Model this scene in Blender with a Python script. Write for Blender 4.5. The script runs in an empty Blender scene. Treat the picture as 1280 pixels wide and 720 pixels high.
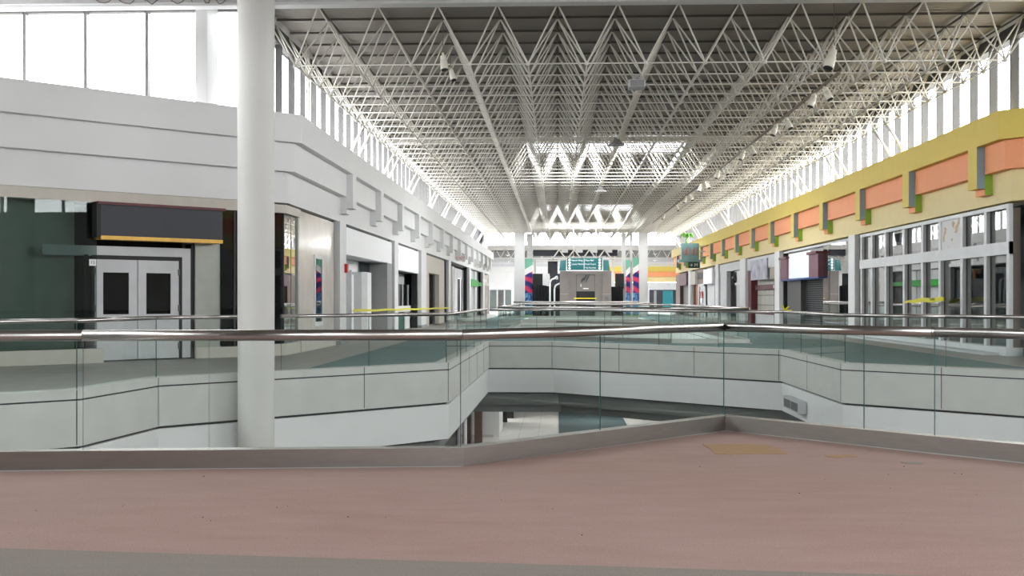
import bpy, math, random
from mathutils import Vector
from mathutils.geometry import tessellate_polygon
random.seed(7)
C = bpy.context.scene.collection
R2 = math.sqrt(0.5)

# ------------------------------------------------------------------ materials
def lin(c):
    c = c / 255.0
    return c / 12.92 if c <= 0.04045 else ((c + 0.055) / 1.055) ** 2.4
def rgb(r, g, b): return (lin(r), lin(g), lin(b), 1.0)
def nm(name):
    m = bpy.data.materials.new(name); m.use_nodes = True
    nt = m.node_tree
    return m, nt, nt.nodes['Principled BSDF']
def add(nt, t, **kw):
    n = nt.nodes.new(t)
    for k, v in kw.items(): setattr(n, k, v)
    return n
def pmat(name, col, rough=0.6, metal=0.0, vary=0.06, scale=3.0, bump=0.0, bscale=60.0, spec=0.5, stretch=(1, 1, 1)):
    m, nt, b = nm(name)
    b.inputs['Roughness'].default_value = rough
    b.inputs['Metallic'].default_value = metal
    b.inputs['Specular IOR Level'].default_value = spec
    tc = add(nt, 'ShaderNodeTexCoord'); mp = add(nt, 'ShaderNodeMapping')
    mp.inputs['Scale'].default_value = stretch
    nt.links.new(tc.outputs['Object'], mp.inputs['Vector'])
    no = add(nt, 'ShaderNodeTexNoise'); no.inputs['Scale'].default_value = scale; no.inputs['Detail'].default_value = 5
    nt.links.new(mp.outputs['Vector'], no.inputs['Vector'])
    mx = add(nt, 'ShaderNodeMix', data_type='RGBA')
    mx.inputs['A'].default_value = tuple(max(0, c * (1 - vary * 2)) for c in col[:3]) + (1,)
    mx.inputs['B'].default_value = tuple(min(1, c * (1 + vary * 2)) for c in col[:3]) + (1,)
    nt.links.new(no.outputs['Fac'], mx.inputs['Factor'])
    nt.links.new(mx.outputs['Result'], b.inputs['Base Color'])
    if bump:
        n2 = add(nt, 'ShaderNodeTexNoise'); n2.inputs['Scale'].default_value = bscale; n2.inputs['Detail'].default_value = 3
        nt.links.new(mp.outputs['Vector'], n2.inputs['Vector'])
        bp = add(nt, 'ShaderNodeBump'); bp.inputs['Strength'].default_value = bump; bp.inputs['Distance'].default_value = 0.01
        nt.links.new(n2.outputs['Fac'], bp.inputs['Height']); nt.links.new(bp.outputs['Normal'], b.inputs['Normal'])
    return m
def glass(name, tint, refl=1.0, rough=0.0, ior=1.5):
    m = bpy.data.materials.new(name); m.use_nodes = True
    nt = m.node_tree; nt.nodes.clear()
    out = add(nt, 'ShaderNodeOutputMaterial'); mix = add(nt, 'ShaderNodeMixShader')
    tr = add(nt, 'ShaderNodeBsdfTransparent'); tr.inputs['Color'].default_value = tint
    gl = add(nt, 'ShaderNodeBsdfGlossy'); gl.inputs['Roughness'].default_value = rough
    fr = add(nt, 'ShaderNodeLayerWeight'); fr.inputs['Blend'].default_value = 0.5
    pw = add(nt, 'ShaderNodeMath', operation='POWER'); pw.inputs[1].default_value = 4.5
    ma = add(nt, 'ShaderNodeMath', operation='MULTIPLY_ADD'); ma.inputs[1].default_value = 0.96 * refl; ma.inputs[2].default_value = 0.04 * refl
    ma.use_clamp = True
    nt.links.new(fr.outputs['Facing'], pw.inputs[0]); nt.links.new(pw.outputs[0], ma.inputs[0]); nt.links.new(ma.outputs[0], mix.inputs[0])
    nt.links.new(tr.outputs[0], mix.inputs[1]); nt.links.new(gl.outputs[0], mix.inputs[2])
    nt.links.new(mix.outputs[0], out.inputs['Surface'])
    return m
def brickmat(name, col, mortar, bw, bh, gap, rough=0.5, offset=0.0, vary=0.04, upright=False):
    m, nt, b = nm(name); b.inputs['Roughness'].default_value = rough
    tc = add(nt, 'ShaderNodeTexCoord'); br = add(nt, 'ShaderNodeTexBrick')
    br.offset = offset; br.inputs['Scale'].default_value = 1.0
    br.inputs['Brick Width'].default_value = bw; br.inputs['Row Height'].default_value = bh; br.inputs['Mortar Size'].default_value = gap
    br.inputs['Color1'].default_value = tuple(c * (1 - vary) for c in col[:3]) + (1,)
    br.inputs['Color2'].default_value = tuple(min(1, c * (1 + vary)) for c in col[:3]) + (1,)
    br.inputs['Mortar'].default_value = mortar
    if upright:
        sx = add(nt, 'ShaderNodeSeparateXYZ'); cx = add(nt, 'ShaderNodeCombineXYZ'); nt.links.new(tc.outputs['Object'], sx.inputs[0])
        nt.links.new(sx.outputs['Y'], cx.inputs['X']); nt.links.new(sx.outputs['Z'], cx.inputs['Y']); nt.links.new(cx.outputs[0], br.inputs['Vector'])
    else: nt.links.new(tc.outputs['Object'], br.inputs['Vector'])
    nt.links.new(br.outputs['Color'], b.inputs['Base Color'])
    return m
M = {}
M['white'] = pmat('white_paint', rgb(226, 226, 226), 0.55, vary=0.02, scale=1.2)
M['white2'] = pmat('off_white_plaster', rgb(214, 213, 209), 0.7, vary=0.03, scale=2, bump=0.12, bscale=40)
M['truss'] = pmat('truss_paint', rgb(226, 222, 214), 0.5, vary=0.03, scale=4)
M['concrete'] = pmat('precast_concrete', rgb(206, 207, 203), 0.75, vary=0.05, scale=2.5, bump=0.1, bscale=50)
M['softwhite'] = pmat('soffit_white', rgb(232, 233, 233), 0.7, vary=0.02)
M['darkreveal'] = pmat('dark_reveal', rgb(60, 62, 62), 0.8)
M['greybeam'] = pmat('grey_ceiling_paint', rgb(128, 132, 130), 0.8)
M['yellow'] = pmat('yellow_paint', rgb(218, 194, 92), 0.6, vary=0.03)
M['orange'] = pmat('orange_paint', rgb(242, 160, 112), 0.6, vary=0.03)
M['tan'] = pmat('tan_paint', rgb(228, 210, 154), 0.6, vary=0.03)
M['slate'] = pmat('slate_paint', rgb(140, 166, 180), 0.6)
M['green'] = pmat('green_paint', rgb(150, 188, 62), 0.6)
M['steel'] = pmat('brushed_steel', rgb(190, 187, 184), 0.26, 1.0, vary=0.04, scale=6, stretch=(1, 1, 12))
M['steel_base'] = pmat('brushed_steel_shoe', rgb(168, 164, 160), 0.34, 1.0, vary=0.06, scale=5, stretch=(1, 1, 6))
M['glass_rail'] = glass('rail_glass', (0.965, 0.99, 0.984, 1), 0.55)
M['glass_edge'] = pmat('glass_edge', rgb(62, 98, 96), 0.2, vary=0.05)
M['glass_clear'] = glass('window_glass', (0.985, 0.99, 0.99, 1), 0.25)
M['glass_shop'] = glass('shop_glass', (0.74, 0.79, 0.79, 1), 2.6)
M['glass_dark'] = glass('tinted_glass', (0.30, 0.36, 0.38, 1), 1.0)
M['glass_green'] = glass('green_shop_glass', (0.60, 0.67, 0.655, 1), 0.7)
M['mullion'] = pmat('grey_mullion', rgb(102, 101, 100), 0.5, 0.1)
M['mull_white'] = pmat('white_frame', rgb(222, 224, 226), 0.45)
M['mull_brown'] = pmat('frame_return', rgb(124, 114, 102), 0.6)
M['black'] = pmat('black_paint', rgb(24, 24, 26), 0.6)
M['charcoal'] = pmat('charcoal_panel', rgb(50, 52, 60), 0.55)
M['drape'] = pmat('black_cloth', rgb(20, 21, 24), 0.85, vary=0.2, scale=3)
M['gold'] = pmat('gold_strip', rgb(214, 168, 70), 0.4, 0.2, vary=0.15, scale=8)
M['maroon'] = pmat('maroon_paint', rgb(92, 34, 40), 0.5)
M['plum'] = pmat('plum_paint', rgb(118, 80, 92), 0.6)
M['grey'] = pmat('grey_paint', rgb(150, 150, 152), 0.6)
M['lgrey'] = pmat('light_grey_paint', rgb(206, 207, 210), 0.55)
M['dgrey'] = pmat('dark_grey_paint', rgb(104, 105, 106), 0.6)
M['beige'] = pmat('beige_stucco', rgb(206, 200, 190), 0.75, vary=0.05, scale=4, bump=0.15)
M['beige_d'] = pmat('taupe_door', rgb(160, 150, 140), 0.6)
M['marble'] = pmat('polished_marble', rgb(214, 206, 196), 0.14, vary=0.10, scale=2.2, stretch=(1, 1, 0.6), bump=0.3, bscale=7)
M['stonegreen'] = pmat('grey_green_stone', rgb(168, 172, 162), 0.35, vary=0.08, scale=3)
M['granite'] = pmat('dark_granite', rgb(78, 76, 76), 0.35, vary=0.35, scale=26)
M['brown'] = pmat('brown_panel', rgb(104, 78, 66), 0.5, vary=0.08, scale=5)
M['terra'] = pmat('terracotta', rgb(176, 96, 62), 0.6)
M['teal'] = pmat('teal_sign', rgb(6, 88, 90), 0.45)
M['tealwall'] = pmat('teal_wall', rgb(36, 132, 142), 0.5)
M['dkgreen'] = pmat('dark_green_panel', rgb(18, 74, 66), 0.5)
M['dkgreensign'] = pmat('dark_green_sign', rgb(22, 60, 58), 0.5)
M['awning'] = pmat('green_awning', rgb(26, 160, 44), 0.6)
M['red'] = pmat('red_plastic', rgb(190, 36, 36), 0.4)
M['letter_white'] = pmat('white_lettering', rgb(240, 240, 240), 0.5)
M['letter_red'] = pmat('red_lettering', rgb(214, 40, 44), 0.5)
M['elev'] = pmat('elevator_stone', rgb(126, 120, 116), 0.4, vary=0.07, scale=2.5)
M['elev_d'] = pmat('elevator_door', rgb(104, 99, 97), 0.35, 0.3, vary=0.06)
M['emblem'] = pmat('emblem_grey', rgb(66, 68, 72), 0.4)
M['tape'] = pmat('caution_tape', rgb(232, 224, 40), 0.4, vary=0.03)
M['spot'] = pmat('spotlight_enamel', rgb(232, 228, 214), 0.4)
M['lens'] = pmat('spot_interior', rgb(22, 20, 20), 0.3)
M['trackm'] = pmat('track_metal', rgb(120, 110, 96), 0.4, 0.3)
M['plywood'] = pmat('bare_subfloor', rgb(168, 132, 98), 0.8, vary=0.2, scale=9, stretch=(0.6, 5, 1))
M['glue'] = pmat('grey_glue', rgb(140, 132, 126), 0.8)
M['palm'] = pmat('palm_green', rgb(132, 196, 92), 0.6)
M['blue'] = pmat('blue_trim', rgb(56, 82, 150), 0.5)
M['signteal'] = pmat('pale_teal_sign', rgb(126, 168, 172), 0.5)
M['signgrey'] = pmat('sign_letters', rgb(168, 140, 140), 0.5)
M['reddoor'] = pmat('brown_lower', rgb(96, 74, 62), 0.6)
M['grille'] = pmat('grille_steel', rgb(120, 122, 126), 0.35, 0.8)
M['courtback'] = pmat('court_back_wall', rgb(96, 84, 76), 0.85)

def wavemat(name, col, scale, dark, direction='Y', rough=0.6, bump=0.5):
    m, nt, b = nm(name); b.inputs['Roughness'].default_value = rough
    tc = add(nt, 'ShaderNodeTexCoord'); w = add(nt, 'ShaderNodeTexWave')
    w.wave_type = 'BANDS'; w.bands_direction = direction; w.inputs['Scale'].default_value = scale
    nt.links.new(tc.outputs['Object'], w.inputs['Vector'])
    bp = add(nt, 'ShaderNodeBump'); bp.inputs['Strength'].default_value = bump; bp.inputs['Distance'].default_value = 0.03
    nt.links.new(w.outputs['Fac'], bp.inputs['Height']); nt.links.new(bp.outputs['Normal'], b.inputs['Normal'])
    no = add(nt, 'ShaderNodeTexNoise'); no.inputs['Scale'].default_value = 0.6
    nt.links.new(tc.outputs['Object'], no.inputs['Vector'])
    mx = add(nt, 'ShaderNodeMix', data_type='RGBA'); mx.inputs['A'].default_value = dark; mx.inputs['B'].default_value = col
    nt.links.new(no.outputs['Fac'], mx.inputs['Factor']); nt.links.new(mx.outputs['Result'], b.inputs['Base Color'])
    return m
M['deck'] = wavemat('ribbed_steel_deck', rgb(150, 142, 134), 2.2, rgb(136, 129, 122))
M['purlin'] = pmat('grey_purlin', rgb(96, 90, 84), 0.6)
M['bright'] = pmat('bright_white_board', rgb(247, 248, 250), 0.5, vary=0.01)
M['shutter'] = wavemat('white_shutter', rgb(205, 207, 210), 3.0, rgb(190, 192, 196), 'Z')
M['tile'] = brickmat('grey_floor_tile', rgb(150, 148, 142), rgb(120, 118, 112), 0.6, 0.6, 0.008, 0.45)
M['tile_lt'] = brickmat('pale_floor_tile', rgb(186, 182, 178), rgb(150, 146, 142), 0.9, 0.9, 0.012, 0.75)
M['gridtile'] = brickmat('shop_shutter_grid', rgb(196, 196, 186), rgb(120, 120, 112), 1.3, 0.52, 0.025, 0.35, upright=True)

def carpet(name, a, b2, c, streak=(0.35, 5, 1)):
    m, nt, b = nm(name); b.inputs['Roughness'].default_value = 0.95; b.inputs['Specular IOR Level'].default_value = 0.15
    tc = add(nt, 'ShaderNodeTexCoord'); mp = add(nt, 'ShaderNodeMapping'); mp.inputs['Scale'].default_value = streak
    nt.links.new(tc.outputs['Object'], mp.inputs['Vector'])
    n1 = add(nt, 'ShaderNodeTexNoise'); n1.inputs['Scale'].default_value = 2.0; n1.inputs['Detail'].default_value = 8; n1.inputs['Roughness'].default_value = 0.65
    nt.links.new(mp.outputs['Vector'], n1.inputs['Vector'])
    n2 = add(nt, 'ShaderNodeTexNoise'); n2.inputs['Scale'].default_value = 140; n2.inputs['Detail'].default_value = 3
    nt.links.new(tc.outputs['Object'], n2.inputs['Vector'])
    n3 = add(nt, 'ShaderNodeTexNoise'); n3.inputs['Scale'].default_value = 0.45; n3.inputs['Detail'].default_value = 4
    nt.links.new(tc.outputs['Object'], n3.inputs['Vector'])
    r1 = add(nt, 'ShaderNodeValToRGB'); r1.color_ramp.elements[0].position = 0.3; r1.color_ramp.elements[1].position = 0.7
    r1.color_ramp.elements[0].color = a; r1.color_ramp.elements[1].color = b2
    nt.links.new(n1.outputs['Fac'], r1.inputs['Fac'])
    mx = add(nt, 'ShaderNodeMix', data_type='RGBA'); nt.links.new(n3.outputs['Fac'], mx.inputs['Factor'])
    nt.links.new(r1.outputs['Color'], mx.inputs['A']); mx.inputs['B'].default_value = c
    mx2 = add(nt, 'ShaderNodeMix', data_type='RGBA', blend_type='OVERLAY'); mx2.inputs['Factor'].default_value = 0.45
    nt.links.new(mx.outputs['Result'], mx2.inputs['A']); nt.links.new(n2.outputs['Fac'], mx2.inputs['B'])
    nt.links.new(mx2.outputs['Result'], b.inputs['Base Color'])
    bp = add(nt, 'ShaderNodeBump'); bp.inputs['Strength'].default_value = 0.35; bp.inputs['Distance'].default_value = 0.006
    nt.links.new(n2.outputs['Fac'], bp.inputs['Height']); nt.links.new(bp.outputs['Normal'], b.inputs['Normal'])
    return m
M['carpet_pink'] = carpet('faded_rose_carpet', rgb(162, 129, 119), rgb(178, 148, 139), rgb(174, 152, 145), (0.7, 2.2, 1))
M['carpet_teal'] = carpet('worn_teal_carpet', rgb(96, 118, 120), rgb(136, 154, 154), rgb(116, 136, 138), (1.2, 1.2, 1))
M['carpet_dark'] = carpet('dark_teal_carpet', rgb(62, 76, 78), rgb(84, 96, 98), rgb(70, 84, 86), (2, 2, 1))
M['carpet_grey'] = carpet('grey_runner', rgb(140, 132, 125), rgb(152, 144, 138), rgb(146, 138, 132))

def bannermat():
    m, nt, b = nm('banner_print'); b.inputs['Roughness'].default_value = 0.6
    tc = add(nt, 'ShaderNodeTexCoord'); mp = add(nt, 'ShaderNodeMapping')
    mp.inputs['Rotation'].default_value = (0, math.radians(-28), 0)
    nt.links.new(tc.outputs['Object'], mp.inputs['Vector'])
    w = add(nt, 'ShaderNodeTexWave'); w.bands_direction = 'Z'; w.inputs['Scale'].default_value = 0.42
    w.inputs['Distortion'].default_value = 2.5; w.inputs['Detail'].default_value = 2; w.inputs['Detail Scale'].default_value = 1.2
    nt.links.new(mp.outputs['Vector'], w.inputs['Vector'])
    r = add(nt, 'ShaderNodeValToRGB'); e = r.color_ramp.elements
    e[0].position = 0.0; e[0].color = rgb(44, 40, 110)
    e[1].position = 1.0; e[1].color = rgb(236, 70, 120)
    for p, c in ((0.35, rgb(52, 44, 128)), (0.5, rgb(120, 60, 160)), (0.62, rgb(214, 60, 130)), (0.8, rgb(224, 56, 84))):
        x = e.new(p); x.color = c
    nt.links.new(w.outputs['Fac'], r.inputs['Fac'])
    sep = add(nt, 'ShaderNodeSeparateXYZ'); nt.links.new(tc.outputs['Object'], sep.inputs[0])
    no = add(nt, 'ShaderNodeTexNoise'); no.inputs['Scale'].default_value = 3; nt.links.new(tc.outputs['Object'], no.inputs['Vector'])
    lt = add(nt, 'ShaderNodeMath', operation='LESS_THAN'); lt.inputs[1].default_value = 1.85
    nt.links.new(sep.outputs['Z'], lt.inputs[0])
    r2 = add(nt, 'ShaderNodeValToRGB'); r2.color_ramp.elements[0].position = .42; r2.color_ramp.elements[0].color = rgb(40, 72, 150)
    r2.color_ramp.elements[1].position = .6; r2.color_ramp.elements[1].color = rgb(120, 190, 226)
    nt.links.new(no.outputs['Fac'], r2.inputs['Fac'])
    mx = add(nt, 'ShaderNodeMix', data_type='RGBA'); nt.links.new(lt.outputs[0], mx.inputs['Factor'])
    nt.links.new(r.outputs['Color'], mx.inputs['A']); nt.links.new(r2.outputs['Color'], mx.inputs['B'])
    nt.links.new(mx.outputs['Result'], b.inputs['Base Color'])
    return m
M['banner'] = bannermat()
M['banner_green'] = pmat('banner_green', rgb(120, 186, 160), 0.6, vary=0.12, scale=3)
def postermat():
    m, nt, b = nm('faded_poster'); b.inputs['Roughness'].default_value = 0.5
    tc = add(nt, 'ShaderNodeTexCoord'); no = add(nt, 'ShaderNodeTexNoise'); no.inputs['Scale'].default_value = 2.2; no.inputs['Detail'].default_value = 6
    nt.links.new(tc.outputs['Object'], no.inputs['Vector'])
    r = add(nt, 'ShaderNodeValToRGB'); e = r.color_ramp.elements
    e[0].position = .3; e[0].color = rgb(120, 124, 150); e[1].position = .7; e[1].color = rgb(206, 200, 206)
    x = e.new(.5); x.color = rgb(176, 176, 190)
    nt.links.new(no.outputs['Fac'], r.inputs['Fac']); nt.links.new(r.outputs['Color'], b.inputs['Base Color'])
    return m
M['poster'] = postermat()
def stainmat():
    m, nt, b = nm('stained_white_board'); b.inputs['Roughness'].default_value = 0.6
    tc = add(nt, 'ShaderNodeTexCoord'); no = add(nt, 'ShaderNodeTexNoise'); no.inputs['Scale'].default_value = 2.6; no.inputs['Detail'].default_value = 3
    nt.links.new(tc.outputs['Object'], no.inputs['Vector'])
    r = add(nt, 'ShaderNodeValToRGB'); r.color_ramp.interpolation = 'CONSTANT'
    r.color_ramp.elements[0].color = rgb(220, 220, 220); r.color_ramp.elements[1].position = .6; r.color_ramp.elements[1].color = rgb(196, 172, 130)
    nt.links.new(no.outputs['Fac'], r.inputs['Fac']); nt.links.new(r.outputs['Color'], b.inputs['Base Color'])
    return m
M['stained'] = stainmat()

# ------------------------------------------------------------------ mesh building
class MB:
    def __init__(s): s.v = []; s.f = []; s.m = []; s.mi = 0; s.sm = []; s.smooth = False
    def face(s, idx): s.f.append(tuple(idx)); s.m.append(s.mi); s.sm.append(s.smooth)
    def hexa(s, p):           # 8 points: bottom ring of 4, top ring of 4
        b = len(s.v); s.v += [tuple(q) for q in p]
        for q in ((3, 2, 1, 0), (4, 5, 6, 7), (0, 1, 5, 4), (1, 2, 6, 5), (2, 3, 7, 6), (3, 0, 4, 7)):
            s.face([b + i for i in q])
        return s
    def box(s, x0, x1, y0, y1, z0, z1):
        x0, x1 = min(x0, x1), max(x0, x1); y0, y1 = min(y0, y1), max(y0, y1); z0, z1 = min(z0, z1), max(z0, z1)
        return s.hexa([(x0, y0, z0), (x1, y0, z0), (x1, y1, z0), (x0, y1, z0), (x0, y0, z1), (x1, y0, z1), (x1, y1, z1), (x0, y1, z1)])
    def seg(s, p, q, o0, o1, z0, z1):   # upright slab along p->q between two offsets to its left
        dx, dy = q[0] - p[0], q[1] - p[1]; L = math.hypot(dx, dy); nx, ny = -dy / L, dx / L
        a, b2, c, d = [(w[0] + nx * o, w[1] + ny * o) for w, o in ((p, o0), (q, o0), (q, o1), (p, o1))]
        return s.hexa([(*a, z0), (*b2, z0), (*c, z0), (*d, z0), (*a, z1), (*b2, z1), (*c, z1), (*d, z1)])
    def band(s, path, o0, o1, z0, z1):
        A = offset(path, o0); B = offset(path, o1); n = len(path); b = len(s.v)
        for i in range(n): s.v += [(*A[i], z0), (*B[i], z0), (*B[i], z1), (*A[i], z1)]
        for i in range(n - 1):
            k = b + 4 * i
            for j in range(4): s.face((k + j, k + (j + 1) % 4, k + 4 + (j + 1) % 4, k + 4 + j))
        s.face((b + 3, b + 2, b + 1, b)); e = b + 4 * (n - 1); s.face((e, e + 1, e + 2, e + 3))
        return s
    def prism(s, poly, z0, z1, holes=()):
        loops = [list(poly)] + [list(h) for h in holes]
        flat = [p for l in loops for p in l]; b = len(s.v); n = len(flat)
        s.v += [(*p, z0) for p in flat] + [(*p, z1) for p in flat]
        for t in tessellate_polygon([[Vector((*p, 0)) for p in l] for l in loops]):
            s.face((b + t[0], b + t[1], b + t[2])); s.face((b + n + t[2], b + n + t[1], b + n + t[0]))
        k = b
        for l in loops:
            m = len(l)
            for i in range(m):
                j = (i + 1) % m; s.face((k + i, k + j, k + n + j, k + n + i))
            k += m
        return s
    def tube(s, p, q, r, n=6, r2=None, caps=True, smooth=True):
        p, q = Vector(p), Vector(q); d = (q - p).normalized()
        a = d.orthogonal().normalized(); c = d.cross(a); b = len(s.v); r2 = r if r2 is None else r2
        for (o, rr) in ((p, r), (q, r2)):
            for i in range(n):
                t = 2 * math.pi * i / n; s.v.append(tuple(o + (a * math.cos(t) + c * math.sin(t)) * rr))
        s.smooth = smooth
        for i in range(n):
            j = (i + 1) % n; s.face((b + i, b + j, b + n + j, b + n + i))
        s.smooth = False
        if caps: s.face([b + i for i in range(n)][::-1]); s.face([b + n + i for i in range(n)])
        return s
    def poly(s, pts, r, n=8):
        for i in range(len(pts) - 1): s.tube(pts[i], pts[i + 1], r, n)
        return s
    def lathe(s, o, axis, prof, n=16):   # prof: list of (distance along axis, radius)
        o = Vector(o); d = Vector(axis).normalized(); a = d.orthogonal().normalized(); c = d.cross(a); b = len(s.v)
        for (h, r) in prof:
            for i in range(n):
                t = 2 * math.pi * i / n; s.v.append(tuple(o + d * h + (a * math.cos(t) + c * math.sin(t)) * r))
        s.smooth = True
        for k in range(len(prof) - 1):
            for i in range(n):
                j = (i + 1) % n; s.face((b + k * n + i, b + k * n + j, b + (k + 1) * n + j, b + (k + 1) * n + i))
        s.smooth = False
        s.face([b + i for i in range(n)][::-1]); e = b + (len(prof) - 1) * n; s.face([e + i for i in range(n)])
        return s
def offset(path, o):
    n = len(path); out = []
    nr = []
    for i in range(n - 1):
        dx, dy = path[i + 1][0] - path[i][0], path[i + 1][1] - path[i][1]; L = math.hypot(dx, dy); nr.append((-dy / L, dx / L))
    for i in range(n):
        if i == 0: m = nr[0]; k = 1
        elif i == n - 1: m = nr[-1]; k = 1
        else:
            a, b = nr[i - 1], nr[i]; m = (a[0] + b[0], a[1] + b[1]); L = math.hypot(*m); m = (m[0] / L, m[1] / L)
            k = 1 / max(0.2, m[0] * a[0] + m[1] * a[1])
        out.append((path[i][0] + m[0] * o * k, path[i][1] + m[1] * o * k))
    return out
ORG = {}
def link(name, mb, mats, org):
    me = bpy.data.meshes.new(name)
    me.from_pydata([(v[0] - org[0], v[1] - org[1], v[2] - org[2]) for v in mb.v], [], mb.f)
    for m in (mats if isinstance(mats, (list, tuple)) else [mats]): me.materials.append(M[m])
    me.polygons.foreach_set('material_index', mb.m); me.polygons.foreach_set('use_smooth', mb.sm); me.update()
    o = bpy.data.objects.new(name, me); C.objects.link(o); return o
def part(parent, name, mb, mat, label=None, kind=None):
    org = ORG[parent.name]; o = link(name, mb, mat, org); o.parent = parent; ORG[o.name] = org
    if label: o['label'] = label
    if kind: o['kind'] = kind
    return o
def tag(o, label, cat, group=None):
    o['label'] = label; o['category'] = cat; o['kind'] = 'thing'
    if group: o['group'] = group
    return o
def thing(name, label, cat, loc, group=None):
    o = bpy.data.objects.new(name, None); o.empty_display_size = 0.2; C.objects.link(o); o.location = loc; ORG[o.name] = tuple(loc)
    return tag(o, label, cat, group)
def solo(name, mb, mat, label, cat, group=None):
    xs, ys, zs = zip(*mb.v); org = ((min(xs) + max(xs)) / 2, (min(ys) + max(ys)) / 2, min(zs))
    o = link(name, mb, mat, org); o.location = org; ORG[o.name] = org
    return tag(o, label, cat, group)
def struct(name, mb, mat, parent=None):
    org = (0, 0, 0) if parent is None else ORG[parent.name]
    o = link(name, mb, mat, org); ORG[o.name] = org
    if parent is not None: o.parent = parent
    else: o['kind'] = 'structure'
    return o
def text(parent, body, loc, size, rot, mat, ext=0.004, align='CENTER', name='lettering'):
    cu = bpy.data.curves.new(name, 'FONT'); cu.body = body; cu.size = size; cu.extrude = ext; cu.align_x = align; cu.align_y = 'CENTER'
    cu.materials.append(M[mat]); o = bpy.data.objects.new(name + '_curve', cu); C.objects.link(o)
    org = ORG[parent.name]
    dg = bpy.context.evaluated_depsgraph_get(); dg.update()
    me = bpy.data.meshes.new_from_object(o.evaluated_get(dg)); me.materials.clear(); me.materials.append(M[mat])
    bpy.data.objects.remove(o); o = bpy.data.objects.new(name, me); C.objects.link(o); o.parent = parent
    o.location = [loc[i] - org[i] for i in range(3)]; o.rotation_euler = rot
    return o
class Frame:        # a wall line: s runs along it, d goes back into the wall
    def __init__(f, o, u, n): f.o = o; f.u = u; f.n = n
    def p(f, s, d): return (f.o[0] + f.u[0] * s - f.n[0] * d, f.o[1] + f.u[1] * s - f.n[1] * d)
    def box(f, mb, s0, s1, d0, d1, z0, z1):
        q = [f.p(s0, d0), f.p(s1, d0), f.p(s1, d1), f.p(s0, d1)]
        return mb.hexa([(*a, z0) for a in q] + [(*a, z1) for a in q])
    def B(f, *a): return f.box(MB(), *a)
XL, XR, YB = -6.1, 10.27, 27.3
FL = Frame((XL, 0), (0, 1), (1, 0)); FR = Frame((XR, 0), (0, 1), (-1, 0))
FL45 = Frame((XL, YB), (-R2, -R2), (R2, -R2)); FR45 = Frame((XR, YB), (R2, -R2), (-R2, -R2))
YE = 110.0

# ------------------------------------------------------------------ floors, slab edges
OP1 = [(-9.0, 8.25), (-3.78, 8.98), (-0.79, 9.28), (1.72, 11.95), (3.32, 10.2), (5.4, 8.1), (10.0, 8.1), (10.0, 20.7), (7.62, 23.06), (6.0, 24.62), (5.95, 31.0), (-0.13, 36.7), (-2.18, 36.7), (-2.29, 24.45), (-6.85, 19.6), (-7.1, 16.9), (-9.0, 15.0)]
OP2 = [(-2.05, 41.0), (3.5, 35.45), (5.75, 35.45), (5.75, 59.5), (-0.1, 65.3), (-2.05, 65.3)]
OP3 = [(-2.05, 69.5), (3.5, 69.5), (5.75, 69.5), (5.75, 83.0), (-2.05, 83.0)]
outer = [(-17, -13), (21, -13), (21, 160), (-17, 160)]
LZ = -5.0
def inset(poly, d):
    c = poly + [poly[0], poly[1]]
    o = offset(c, d); return [o[len(poly)]] + o[1:len(poly)]
def area(p): return sum(p[k][0] * p[(k + 1) % len(p)][1] - p[(k + 1) % len(p)][0] * p[k][1] for k in range(len(p))) / 2
struct('floor', MB().prism(outer, -0.10, 0.0, [inset(o, -0.06 if area(o) > 0 else 0.06) for o in (OP1, OP2, OP3)]), 'tile')
car = MB().prism([(-9.2, 6.66), (9.0, 5.03), (9.0, 8.05), (5.35, 8.05), (3.27, 10.13), (1.72, 11.85), (-0.79, 9.22), (-3.78, 8.9), (-9.2, 8.15)], 0.0005, 0.006)
struct('floor_carpet_rose', car, 'carpet_pink')
struct('floor_carpet_grey', MB().prism([(-9.2, 1.0), (9.0, 1.0), (9.0, 5.03), (-9.2, 6.66)], 0.0005, 0.006), 'carpet_grey')
struct('floor_carpet_left', MB().prism([(-4.85, 22.3), (-2.65, 24.6), (-2.5, 37.0), (-2.3, 41.0), (-2.3, 106), (-4.85, 106)], 0.0005, 0.005), 'carpet_teal')
struct('floor_carpet_right', MB().prism([(9.2, 22.6), (9.2, 106), (5.95, 106), (5.95, 35.3), (3.4, 35.3), (-2.0, 40.7), (-2.3, 41.0), (-2.35, 37.1), (0.1, 37.0), (6.2, 31.2), (6.25, 24.8)], 0.0005, 0.005), 'carpet_teal')
struct('floor_lower', MB().prism([(-17, -13), (21, -13), (21, 130), (-17, 130)], LZ - 0.2, LZ), 'tile_lt')
struct('floor_lower_carpet', MB().prism([(0.05, 8), (3.5, 8), (3.5, 110), (0.05, 110)], LZ + 0.0005, LZ + 0.006), 'carpet_dark')
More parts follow.
